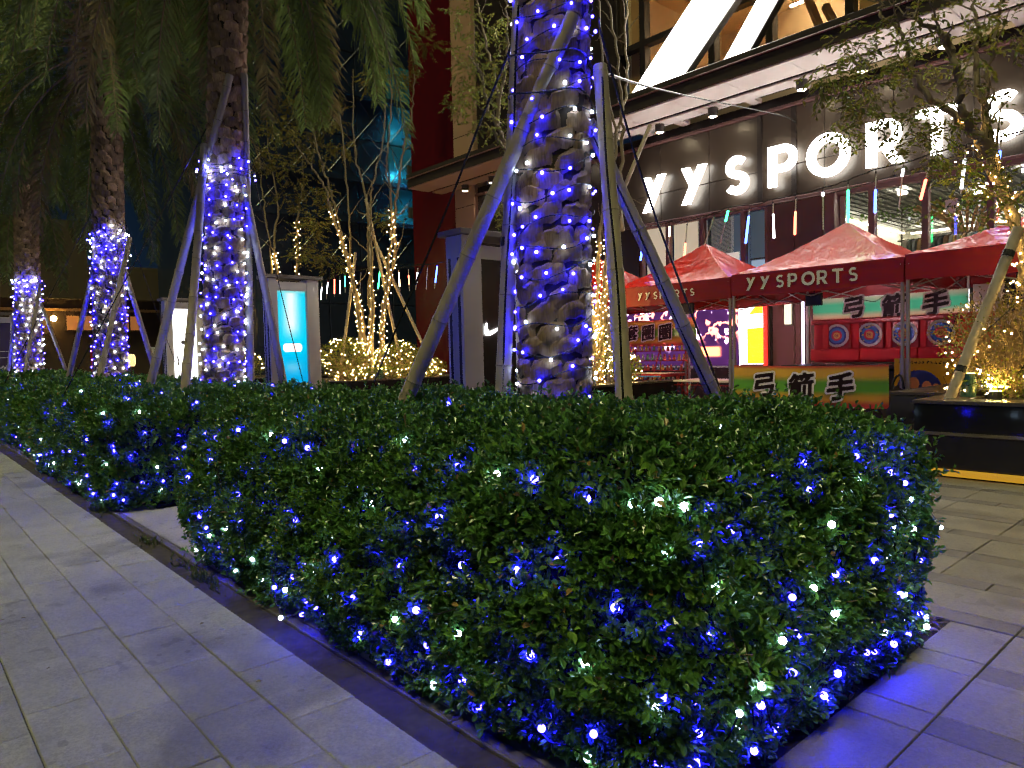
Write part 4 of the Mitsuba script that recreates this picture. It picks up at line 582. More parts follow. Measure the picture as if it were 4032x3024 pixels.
def planter(label, blocks, strip):
    p = thing('planter', label, 'planter')
    for x0, x1, y0, y1, z0, z1 in blocks:
        # polished black slabs on the two seen faces, joints between them
        n = max(1, int(round((y1 - y0) / 1.25))); yy = np.linspace(y0, y1, n + 1)
        for a, b in zip(yy[:-1], yy[1:]): part(p, 'slab', box(x0, x0 + .05, a + .002, b - .002, z0, z1 - .045, .003), 'black_granite')
        n = max(1, int(round((x1 - x0) / 1.25))); xx = np.linspace(x0 + .05, x1, n + 1)
        for a, b in zip(xx[:-1], xx[1:]): part(p, 'slab', box(a + .002, b - .002, y0, y0 + .05, z0, z1 - .045, .003), 'black_granite'); part(p, 'slab', box(a + .002, b - .002, y1 - .05, y1, z0, z1 - .045, .003), 'black_granite')
        part(p, 'coping', cat_([box(x0 - .015, x0 + .45, y0 - .015, y1 + .015, z1 - .042, z1, .006), box(x0 + .45, x1, y0 - .015, y0 + .45, z1 - .043, z1 - .001, .006), box(x0 + .45, x1, y1 - .45, y1 + .015, z1 - .043, z1 - .001, .006)]), 'black_granite_top')
        m = sheet(x0 + .3, x1 - .05, y0 + .3, y1 - .3, z1 - .03, 20, 20); m.vertices[:, 2] += .05 * (meshkit.fbm(m.vertices * 4) - .4); part(p, 'soil', m, 'soil', smooth=True)
    for x0, x1, y0, y1, z in strip: part(p, 'glow_strip', box(x0, x1, y0, y1, z, z + .075, .02), 'bulb', light=em(.42, .21, .012))
    return p
planter('stepped black granite planter on the right with an amber glowing strip at its foot', [(9.02, 15, -6, 3.08, .46, .825), (10.45, 15, 3.085, 3.86, .2, .82)], [(8.67, 8.74, -6, 3.4, .02)])
part('planter', 'step', cat_([box(8.75, 9.0, -6, 3.36, 0, .455, .006), box(9.0, 15, 3.09, 3.36, 0, .454)]), 'black_granite'); part('planter', 'step_edge', box(8.748, 9.01, -6, 3.365, .456, .468, .003), 'black_granite_top')
planter('black granite planter behind the nearest palm trunk with a bulb-wrapped tree', [(10.05, 12.75, 9.02, 12.2, 0, .82)], [(10.0, 10.04, 9.0, 12.2, .25)])
planter('far black granite planter full of warm lights, left of the dark pylon', [(9.45, 14.6, 17.4, 20.6, .3, .82), (9.75, 14.5, 17.7, 20.4, 0, .3)], [(9.40, 9.46, 17.35, 20.6, .30), (9.46, 14.6, 17.33, 17.38, .30)])
planter('dim black granite planter beyond the cyan light box', [(9.6, 14.2, 25.0, 29, 0, .8)], [])
def stems_mesh(lines, r0, r1, seed, side=True):
    """Wandering tapered stems with thin side twigs; returns mesh, smooth centre lines, twig tips."""
    g = np.random.default_rng(seed); ms, cl, tips = [], [], []
    for i, ln in enumerate(lines):
        p = smooth_path(ln, 7 * len(ln), .022, seed * 31 + i); n = len(p); r = np.linspace(r0 * g.uniform(.8, 1.15), r1, n); ms.append(tube(p, r, 8)); cl.append((p, r)); tips.append(p[-1])
        if side:
            for k in range(int(n * .35), n - 2, 3):
                if g.random() < .55:
                    d = unit(g.normal(size=3) * [1, 1, .5] + [0, 0, .9]); L = g.uniform(.35, 1.0) * (1.2 - k / n * .5)
                    q = smooth_path([p[k], p[k] + d * L * .5 + g.normal(0, .04, 3), p[k] + d * L + [0, 0, .1]], 8, .012, seed + k); ms.append(tube(q, np.linspace(r[k] * .55, .005, 8), 5)); tips.append(q[-1])
    return cat_(ms), cl, tips
def foliage(clusters, per, L, W, base, seed, droop=.35, var=.5):
    """Leafy sprays in loose uneven clumps: twigs with alternate leaves."""
    g = np.random.default_rng(seed); P, D, N, C_, tw = [], [], [], [], []
    for x, y, z, r in clusters:
        c = A([x, y, z]); tone = g.uniform(.6, 1.35)
        for k in range(per):
            s = c + unit(g.normal(size=3)) * r * g.uniform(.1, 1.) ** .6 * [1.15, 1.15, .75]; d = unit(unit(s - c) + g.normal(0, .5, 3) + [0, 0, -droop]); m = g.integers(5, 10); Lt = L * m * .42
            e = s + d * Lt + [0, 0, -.12 * Lt]; tw.append(tube([s, (s + e) / 2 + [0, 0, .04 * Lt], e], [.004, .003, .002], 3, False)); side = unit(np.cross(d, [0, 0, 1.]))
            for q in range(m):
                t = (q + .5) / m; P.append(s + (e - s) * t); sg = 1 if q % 2 else -1
                D.append(d * .55 + side * sg * .8 + g.normal(0, .25, 3) + [0, 0, -.25]); N.append(g.normal(0, .45, 3) + [0, 0, 1.]); C_.append(A(base) * tone * g.uniform(1 - var, 1 + var) * [g.uniform(.8, 1.3), 1, g.uniform(.7, 1.2)])
    n = len(P); m, c = leaf_mesh(A(P), A(D), A(N), L * g.uniform(.75, 1.2, n), W * g.uniform(.8, 1.15, n), A(C_)); return m, c, cat_(tw)
def along(cl, i, lo, hi, step, seed, off=.035):
    """Bulb places wound round a stem between two fractions of its length."""
    g = np.random.default_rng(seed); p, r = cl[i]; k0, k1 = int(lo * (len(p) - 1)), int(hi * (len(p) - 1)); out, w = [], []
    seg = p[k0:k1 + 1]; L = np.linalg.norm(np.diff(seg, axis=0), axis=1).sum(); n = max(2, int(L / step)); ph = g.uniform(0, 6)
    for q in range(n):
        s = q / (n - 1) * (len(seg) - 1); j = min(int(s), len(seg) - 2); c = seg[j] + (seg[j + 1] - seg[j]) * (s - j); a = ph + q * 2.1 + g.normal(0, .4); R = r[k0 + j] + off * g.uniform(.7, 1.3)
        out.append(c + A([math.cos(a) * R, math.sin(a) * R, g.normal(0, .015)]))
    return out
def tree(name, label, lines, r0, r1, seed, clusters=None, per=10, leafcol=(.06, .09, .02), L=.07, W=.03, side=True, barkm='tree_bark', cat='tree'):
    t = thing(name, label, cat); m, cl, tips = stems_mesh(lines, r0, r1, seed, side); part(t, 'trunk', m, barkm, smooth=40)
    if clusters:
        cs = list(clusters); m, c, tw = foliage(cs, per, L, W, leafcol, seed); part(t, 'crown', m, 'tree_leaf', color=c, kind='stuff'); part(t, 'twig', tw, 'twig', kind='stuff')
    return t, cl, tips
def shrub(label, c, r, n, leafcol, seed, leafy=1.0, L=.05, twigs=60, twig_r=.006, cat='shrub'):
    t = thing('shrub', label, cat); g = np.random.default_rng(seed); c, r = A(c, float), A(r, float); tw = []
    for k in range(twigs):
        b = c + [g.normal(0, r[0] * .22), g.normal(0, r[1] * .22), -r[2]]; d = unit(g.normal(size=3) * [1, 1, .7] + [0, 0, .5]); e = c + d * r * g.uniform(.65, 1.02)
        q = smooth_path([b, b + (e - b) * .35 + g.normal(0, .08, 3) * r, b + (e - b) * .7 + g.normal(0, .08, 3) * r, e], 10, .01, seed + k); tw.append(tube(q, np.linspace(twig_r * g.uniform(1, 1.8), twig_r * .35, 10), 5, False))
        for s in range(4):
            a = q[g.integers(3, 9)]; f = a + unit(g.normal(size=3) + [0, 0, .4]) * g.uniform(.1, .28) * r[2]; tw.append(tube([a, (a + f) / 2 + g.normal(0, .012, 3), f], [twig_r * .5, twig_r * .4, twig_r * .25], 4, False))
    part(t, 'stem', cat_(tw), 'twig', smooth=40)
    d = rand_dirs(n, g); P = c + d * r * (g.uniform(.25, 1.04, (n, 1)) ** .5); P[:, 2] = np.maximum(P[:, 2], c[2] - r[2] * .98)
    lm, lc = leaf_mesh(P, d + g.normal(0, .7, (n, 3)), g.normal(0, .5, (n, 3)) + [0, 0, 1], L * g.uniform(.7, 1.2, n), L * .45, A(leafcol) * g.uniform(.5, 1.5, (n, 1)) * g.uniform(.85, 1.15, (n, 3)))
    part(t, 'foliage', lm, 'tree_leaf', color=lc, kind='stuff'); return t
def shrub_bulbs(c, r, n, seed, lo=-.95):
    g = np.random.default_rng(seed); d = rand_dirs(3 * n, g); d = d[(d[:, 0] * .66 + d[:, 1] * .75 < .35) & (d[:, 2] > lo)][:n]; return [A(c) + q * A(r) * g.uniform(.8, 1.05) for q in d]
def zig(pts, seed): return [smooth_path(pts, 3 * len(pts), .01, seed)] if len(pts) > 2 else []
D_T = D_
# tree in the far planter, its shrubs and lights
tA, clA, _ = tree('multi_stem_tree', 'bare fan-stemmed tree in the far planter, stems wound with warm lights', D_T['A'], .062, .016, 21, D_T['Ac'], 32, (.13, .125, .03), .11, .055)
bA = [b for i, lo, hi in ((0, .1, .45), (1, .1, .36), (4, .08, .52), (5, .08, .44), (3, .1, .3), (6, .05, .4)) for b in along(clA, i, lo, hi, .085, 30 + i, .05)]
for i, (lab, c, r) in enumerate((('round clipped shrub covered in warm lights, left half of the far planter', (10.45, 19.15, 1.42), (.85, .85, .62)), ('bushy shrub covered in warm lights at the foot of the far bare tree', (11.75, 18.35, 1.35), (.8, .75, .55)), ('low leafy shrub with warm lights at the right end of the far planter', (12.6, 17.95, 1.08), (.55, .5, .3)))):
    shrub(lab, c, r, (3600, 2600, 1300)[i], (.10, .12, .015), 60 + i, L=.06, twigs=(80, 70, 40)[i])
    bb_ = shrub_bulbs(c, A(r) * 1.03, (115, 100, 44)[i], 70 + i)
    string_lights(('net of warm white lights on the round shrub left in the far planter', 'net of warm white lights on the shrub below the far bare tree', 'net of warm white lights on the low shrub right in the far planter')[i], zig(bb_[:20], 5 + i), [(b, 'warm') for b in bb_], .018, detail=False)
string_lights('warm white lights wound up the stems of the far bare tree', [clA[i][0][:16] + A([.03, -.03, 0]) for i in (0, 1, 4, 5)], [(b, 'warm') for b in bA], .018, detail=False)
lowA = [(rng.uniform(9.75, 12.9), rng.uniform(17.55, 17.9), rng.uniform(.86, 1.05)) for _ in range(26)]
string_lights('warm white lights lying along the front edge of the far planter', zig(lowA, 3), [(b, 'warm') for b in lowA], .02, detail=False)
shrub('straggling low hedge plant along the front edge of the far planter', (11.2, 17.85, .98), (1.6, .3, .2), 1500, (.10, .13, .015), 66, L=.06, twigs=40)
for i, p in enumerate([[[10.39, 19.5, .8], [10.9, 19.2, 4.6]], [[11.9, 18.3, .8], [11.2, 19.01, 6.2]], [[12.75, 17.75, .8], [11.21, 18.95, 5.36]], [[11.04, 18.7, .8], [11.27, 18.91, 5.5]]]):
    solo('timber_prop', tube(smooth_path(p, 8), .05, 8), 'bamboo', ('slanting timber prop left of the far bare tree', 'steep timber prop behind the far bare tree', 'slanting timber prop right of the far bare tree, its foot by the red wall', 'upright timber prop in front of the far bare tree')[i], 'prop', smooth=40)
def spot_can(label, x, y, z, tilt, e=26):
    s = thing('garden_spotlight', label, 'spotlight'); part(s, 'can', tube([[x, y, z], [x, y, z + .26]], .085, 16), 'dark_green', smooth=40); part(s, 'rim', tube([[x, y, z + .255], [x, y, z + .275]], .092, 16), 'dark_green')
    part(s, 'lamp', frame(lathe([[0, .004], [.072, 0.0], [.07, -.02], [0, -.02]], 14), [x, y, z + .285], [1, 0, 0], [0, 1, 0], [0, 0, 1]), 'bulb', light=em(e, e * .72, e * .12)); return s
spot_can('dark green spotlight can shining up into the far bare tree', 10.75, 17.75, .82, 0, 40)
# tree and shrub in the middle planter
tB, clB, _ = tree('multi_stem_tree', 'slender tree behind the nearest palm, thin stems rising past the canopy', D_T['B'], .055, .018, 22, D_T['Bc'], 20, (.15, .18, .035), .085, .042)
bB = [b for i, lo, hi in ((0, .02, .42), (1, .05, .3), (2, .05, .3), (3, .02, .2), (5, .02, .22)) for b in along(clB, i, lo, hi, .05, 40 + i, .05)]
string_lights('warm white lights wound on the slender tree right of the nearest palm trunk', [clB[i][0][:14] + A([-.03, -.03, 0]) for i in (0, 1, 2)], [(b, 'warm') for b in bB], .0165, detail=False)
for i, (lab, c, r) in enumerate((('twiggy shrub with warm lights just right of the nearest palm trunk', (11.05, 9.95, 1.45), (.5, .5, .6)), ('small leafy shrub with warm lights near the right end of the middle planter', (11.7, 9.55, 1.12), (.36, .34, .3)))):
    shrub(lab, c, r, (900, 800)[i], (.10, .13, .015), 80 + i, L=.055, twigs=(60, 30)[i]); bb_ = shrub_bulbs(c, A(r) * 1.03, (60, 30)[i], 90 + i)
    string_lights(('net of warm lights on the twiggy shrub right of the nearest palm trunk', 'net of warm lights on the small shrub near the right end of the middle planter')[i], zig(bb_[:12], 50 + i), [(b, 'warm') for b in bb_], .0165, detail=False)
for i, p in enumerate([[[11.2, 10.1, .8], [11.82, 9.8, 3.99]], [[11.85, 9.8, 4.6], [12.44, 9.38, 6.22]]]): solo('timber_prop', tube(smooth_path(p, 6), .045, 8), 'bamboo', ('timber prop leaning right beside the slender tree', 'upper timber stake pointing up at the canopy')[i], 'prop', smooth=40)
solo('tree_collar', tube([[11.93, 9.76, 4.0], [11.84, 9.8, 4.7]], .05, 8), 'bamboo', 'timber stake joining the two props of the slender tree', 'prop')
# tree, bush and prop in the right planter
tC, clC, _ = tree('leafy_tree', 'leafy tree at the right edge, its branches hanging across the shop sign', D_T['C'], .066, .016, 23, D_T['Cc'], 13, (.14, .165, .025), .08, .034, barkm='tree_bark')
bC = [b for i, lo, hi in ((0, .15, .5), (1, .15, .42), (2, .2, .45)) for b in along(clC, i, lo, hi, .07, 100 + i, .06)]
g_ = np.random.default_rng(8); bC += [clC[0][0][int(k)] + g_.normal(0, .22, 3) for k in g_.integers(14, 36, 16)]
string_lights('warm white lights wound on the trunk of the leafy tree at the right edge', [clC[i][0][8:36] + A([-.04, -.05, 0]) for i in (0, 1, 2)], [(b, 'gold') for b in bC], .012)
cC, rC = (10.55, 2.42, 1.50), (.86, .86, .74)
shrub('big twiggy bush hung with warm lights in the right planter', cC, rC, 1900, (.16, .14, .02), 95, L=.05, twigs=330, twig_r=.007)
bb_ = shrub_bulbs(cC, rC, 95, 96); string_lights('warm white lights scattered over the big twiggy bush in the right planter', zig(bb_[:20], 60), [(b, 'gold') for b in bb_], .0115)
lm_ = [(9.5 + .5 * a, 2.95 - .5 * b, .86 + .3 * c) for a, b, c in rng.uniform(0, 1, (14, 3))]
string_lights('warm white lights at the foot of the leaning timber prop in the right planter', zig(lm_, 61), [(b, 'warm') for b in lm_], .0115)
shrub('low yellow-green plants at the foot of the big twiggy bush', (10.2, 2.35, .98), (.75, .6, .17), 700, (.12, .14, .012), 97, L=.06, twigs=30)
pC = solo('timber_prop', tube(smooth_path([[9.51, 2.86, .79], [10.35, 2.37, 2.84]], 10, .003), .062, 14), 'bamboo', 'leaning timber prop with dark ties in front of the big twiggy bush', 'prop', smooth=40)
for s in (.16, .83): part(pC, 'tie', tube([A([9.51, 2.86, .79]) + A([.84, -.49, 2.05]) * s, A([9.51, 2.86, .79]) + A([.84, -.49, 2.05]) * (s + .035)], .067, 14), 'tape')
spot_can('green spotlight can at the foot of the leaning timber prop', 9.72, 2.72, .83, 0, 8)
fl = thing('garden_spotlight', 'small bright ground light lying in the right planter beside the green can', 'spotlight'); part(fl, 'housing', tube([[10.0, 2.62, .84], [10.06, 2.62, .90]], .09, 14), 'dark_metal'); part(fl, 'lamp', tube([[9.985, 2.61, .905], [10.05, 2.6, .912]], .06, 14), 'bulb', light=em(22, 20, 14))
for ux, uy in ((9.75, 2.45), (10.55, 2.0)):
    u2 = thing('garden_spotlight', 'warm uplight in the right planter ' + ('in front of the big twiggy bush' if ux < 10 else 'behind the low yellow-green plants'), 'spotlight'); part(u2, 'housing', tube([[ux, uy, .80], [ux, uy, .90]], .07, 12), 'dark_metal'); part(u2, 'lamp', tube([[ux, uy, .901], [ux, uy, .91]], .06, 12), 'bulb', light=em(150, 102, 19))
up = thing('garden_spotlight', 'hidden warm uplight under the big twiggy bush', 'spotlight'); part(up, 'housing', tube([[10.2, 2.5, .80], [10.2, 2.5, .92]], .1, 12), 'dark_metal'); part(up, 'lamp', tube([[10.2, 2.5, .921], [10.2, 2.5, .93]], .085, 12), 'bulb', light=em(150, 102, 19))
# dim trees beyond the cyan light box
tD, clD, _ = tree('multi_stem_tree', 'dim bare tree beyond the cyan light box with a few warm lights', D_T['D'], .07, .02, 24)
bD = [b for i, lo, hi in ((1, .25, .52), (0, .05, .34)) for b in along(clD, i, lo, hi, .09, 120 + i, .06)]
shrub('dark shrub with warm lights left of the cyan light box', (10.3, 26.6, 1.25), (.7, .7, .5), 900, (.10, .12, .015), 99, L=.07, twigs=30)
bb_ = shrub_bulbs((10.3, 26.6, 1.25), (.72, .72, .52), 36, 98); string_lights('warm white lights on the dim tree and shrub left of the cyan light box', zig(bb_[:10], 62), [(b, 'warm') for b in bb_ + bD], .026, detail=False)
# ================================================================ LIGHT BOX PYLONS
def pylon(label, x0, y0, w, t, h, px0, px1, pz, front, side):
    p = thing('sign_pylon', label, 'pylon sign'); y1 = y0 + t
    part(p, 'cap', box(x0 - .09, x0 + w + .09, y0 - .09, y1 + .09, h - .085, h, .006), 'pylon_cap')
    part(p, 'post', box(x0, px0 - .02, y0, y1, 0, h - .085, .008), 'pylon_frame'); part(p, 'post', box(px1 + .02, x0 + w, y0, y1, 0, h - .085, .008), 'pylon_frame')
    part(p, 'side_sheet', cat_([box(x0 - .006, x0 - .001, y0 + .01, y1 - .01, h - .42, h - .09), box(x0 - .006, x0 - .001, y0 + .13, y1 - .13, 0.01, h - .42), box(x0 - .003, x0 - .0005, y0 + .06, y1 - .06, 0.01, h - .42)]), 'pylon_side')
    part(p, 'groove', cat_([box(x0 - .0045, x0 - .0008, y0 + .06, y0 + .125, .01, h - .425), box(x0 - .0045, x0 - .0008, y1 - .125, y1 - .06, .01, h - .425)]), 'facade_dark')
    part(p, 'crossbar', box(px0 - .02, px1 + .02, y0 + .01, y1 - .01, pz + .03, pz + .24, .006), 'pylon_frame')
    part(p, 'inner_rim', cat_([box(px0 - .02, px0, y0 + .03, y1 - .03, .1, pz + .03), box(px1, px1 + .02, y0 + .03, y1 - .03, .1, pz + .03)]), 'white_paint')
    front(p, px0, px1, y0 + .045, pz); return p
def f_dark(p, a, b, y, z):
    part(p, 'panel', box(a, b, y, y + .3, .12, z + .03), 'panel_black')
    pts = [(0, .36), (.02, .16), (.12, .02), (.27, .0), (1.0, .56), (.36, .24), (.22, .22), (.14, .28), (.12, .40)]
    sw = smooth_path([(x, yy, 0) for x, yy in [(.10, .44), (.015, .27), (.02, .09), (.13, .0), (.30, .04)]], 14)[:, :2].tolist() + [(1.0, .40)] + smooth_path([(x, yy, 0) for x, yy in [(.42, .21), (.22, .155), (.135, .22), (.10, .44)]], 10)[:, :2].tolist()[:-1]
    part(p, 'glowing_mark', frame(prism(affinity.scale(Polygon(sw).buffer(0), .47, .47, origin=(0, 0)), .02), [a + .02, y - .022, 1.76], **FACE_S), 'bulb', light=em(6, 6, 5.6))
def cy_fn(p, n, uv):
    c = P_.mix((.03, .62, .86), (.02, .80, .95), P_.smoothstep(1.0, 2.0, p.z)); w = dr.exp(-dr.square((p.x - 7.29) / .2)) * P_.smoothstep(1.75, 2.3, p.z)
    c = P_.mix(c, (.95, .97, .95), .97 * w); c = P_.mix(c, (.5, .9, .92), P_.smoothstep(2.98, 3.04, p.z)); c = P_.mix(c, (.75, .85, .9), .5 * dr.exp(-dr.square((p.x - 7.29) / .2)) * P_.smoothstep(1.5, 1.2, p.z) * P_.smoothstep(1., 1.3, p.z)); return dr.minimum(c, .97)
backlit('cyan_film', cy_fn)
def f_cyan(p, a, b, y, z):
    part(p, 'light_panel', box(a, b, y, y + .002, .12, z + .03), 'cyan_film'); part(p, 'backlight', box(a, b, y + .05, y + .25, .12, z + .03), 'bulb', light=em(1.15, 1.15, 1.15))
    part(p, 'pale_label', frame(prism(Polygon([(.05, 0), (.43, 0), (.47, .06), (.47, .15), (.43, .2), (.05, .2), (.0, .15), (.0, .06)]), .006), [a + .09, y - .008, 1.62], **FACE_S), 'bulb', light=em(1.5, 1.02, .98))
def f_white(p, a, b, y, z):
    part(p, 'light_panel', box(a, b, y, y + .25, .12, z + .03), 'bulb', light=em(2.2, 2.15, 2.15))
    part(p, 'grey_figure', cat_([frame(prism(union_all([Point(.30, 2.05).buffer(.07), LineString([(.25, 1.95), (.22, 1.2), (.15, .7)]).buffer(.012), LineString([(.1, 1.6), (.14, 1.45), (.12, 1.35)]).buffer(.02), LineString([(.45, .95), (.6, .92), (.68, .84)]).buffer(.02)]), .004), [a, y - .006, .0], **FACE_S)]), 'louvre')
pylon('tall white-framed pylon with a black panel and a glowing white tick mark', 6.75, 8.67, 1.42, .41, 3.40, 7.15, 7.86, 2.94, f_dark, 1)
pylon('white-framed pylon with a glowing cyan light box', 6.75, 15.9, 1.24, .36, 3.41, 6.97, 7.66, 3.02, f_cyan, 1)
pylon('white-framed pylon with a glowing white light box between the second and third palms', 6.75, 23.8, 1.16, .36, 3.45, 6.97, 7.68, 3.08, f_white, 1)
def f_pur(p, a, b, y, z):
    part(p, 'panel', box(a, b, y, y + .25, .12, z + .03), 'purple_panel')
    for k, zz in enumerate((1.28,)): part(p, 'character', frame(prism(glyph('谷', .34, .02, False), .004), [b - .22, y - .006, zz], **FACE_S), 'print_white')
    part(p, 'outline_icon', frame(prism(Polygon([(-.16, -.12), (.16, -.12), (.16, .1), (-.16, .1)]).exterior.buffer(.012), .004), [b - .24, y - .006, 1.85], **FACE_S), 'print_white')
pylon('pale framed pylon with a dark purple panel at the left edge behind the farthest palm', 2.75, 31.2, 1.16, .36, 3.35, 2.95, 3.62, 2.95, f_pur, 1)
# ================================================================ PALMS
PALM = [(3.36, 3.35, .228, .225, (.12, .02), 8.7, 'nearest', 245), (3.36, 9.5, .235, .205, (.30, .02), 8.1, 'second', 300), (3.40, 15.7, .275, .235, (.20, .2), 7.5, 'third', 300), (3.32, 25.05, .31, .27, (.15, .25), 7.4, 'farthest', 300)]
LABP = ['thick palm trunk nearest the camera, bark in rough blocks, wound with blue and white lights', 'second palm from the camera with brown ringed trunk and drooping fronds', 'third palm from the camera, its frond bases splaying at the top of the trunk', 'farthest palm at the left edge with a wide shaggy trunk']
def boot_mesh(R, da, h, seed, nu=6, nv=5, proud=.026, lip=False):
    g = np.random.default_rng(seed); u = np.linspace(-1, 1, nu + 1); w = np.linspace(0, 1, nv + 1); U, V = np.meshgrid(u, w, indexing='ij')
    prof = np.interp(V, [0, .15, .8, .95, 1], [.1, .5, .95, 1., .2]) if lip else np.interp(V, [0, .08, .75, .95, 1], [.25, .7, 1., .97, .1]); r = R + proud * prof * (1 - np.abs(U) ** (5 if lip else 9)) + .010 * (g.random(U.shape) - .5) * (V > 0) * (V < 1) - .008 * (V == 1) - .010 * (np.abs(U) == 1)
    a = U * da * (1 - .10 * V + .05 * g.normal()) + .012 * g.normal(size=U.shape); z = (V - .5) * h + .022 * g.normal() * U + .009 * g.normal(size=U.shape) - .018 * np.abs(U) ** 2 * (V > .5)
    v = np.stack([r * np.cos(a), r * np.sin(a), z], -1).reshape(-1, 3); i, j = np.meshgrid(np.arange(nu), np.arange(nv), indexing='ij'); q = i * (nv + 1) + j
    f = np.stack([q, q + nv + 1, q + nv + 2, q + 1], -1).reshape(-1, 4); return trimesh.Trimesh(v, np.vstack([f[:, [0, 1, 2]], f[:, [0, 2, 3]]]), process=False)
def frond(o, az, el, L, g, dens=96, ll=.55, col=(.04, .065, .02), droop=1.0):
    """A feather leaf: curved rachis with hanging leaflets; returns rachis tube, leaflet mesh, colours."""
    n = 22; d = A([math.cos(az) * math.cos(el), math.sin(az) * math.cos(el), math.sin(el)]); p = [A(o, float)]; st = L / n
    for k in range(n): d = unit(d + A([0, 0, -.115 * droop * (.5 + 1.3 * k / n)]) + g.normal(0, .012, 3)); p.append(p[-1] + d * st)
    p = A(p); rt = tube(p, np.linspace(.022, .004, n + 1), 5, False); V, C_ = [], []
    s = np.linspace(.12, .995, dens); idx = s * n; k = np.minimum(idx.astype(int), n - 1); base = p[k] + (p[k + 1] - p[k]) * (idx - k)[:, None]; tan = unit(p[k + 1] - p[k])
    side = unit(np.cross(tan, [0, 0, 1.]) + 1e-6); up_ = np.cross(side, tan); ln = ll * np.interp(s, [0, .12, .3, .75, 1], [.3, .5, 1, .85, .42])
    for sg in (-1, 1):
        m = len(s); d0 = unit(side * sg * g.uniform(.5, .9, (m, 1)) + tan * g.uniform(.5, .85, (m, 1)) + up_ * g.uniform(-.1, .4, (m, 1)) + g.normal(0, .08, (m, 3))); d1 = unit(d0 + A([0, 0, -.9]) * g.uniform(.4, 1.2, (m, 1)))
        l = (ln * g.uniform(.85, 1.12, m))[:, None]; w = unit(np.cross(d0, up_)) * .0135; b = base; mid = b + d0 * l * .5; tip = mid + d1 * l * .5
        V.append(np.stack([b - w * .5, b + w * .5, mid + w, mid - w, tip], 1)); C_.append(np.repeat(A(col) * g.uniform(.55, 1.5, (m, 1)) * [1, 1, 1], 5, axis=0))
    V = np.concatenate(V); F = A([[0, 1, 2], [0, 2, 3], [3, 2, 4]]); F = (F[None] + np.arange(len(V))[:, None, None] * 5).reshape(-1, 3)
    return rt, trimesh.Trimesh(V.reshape(-1, 3), F, process=False), np.concatenate(C_)
PT = []
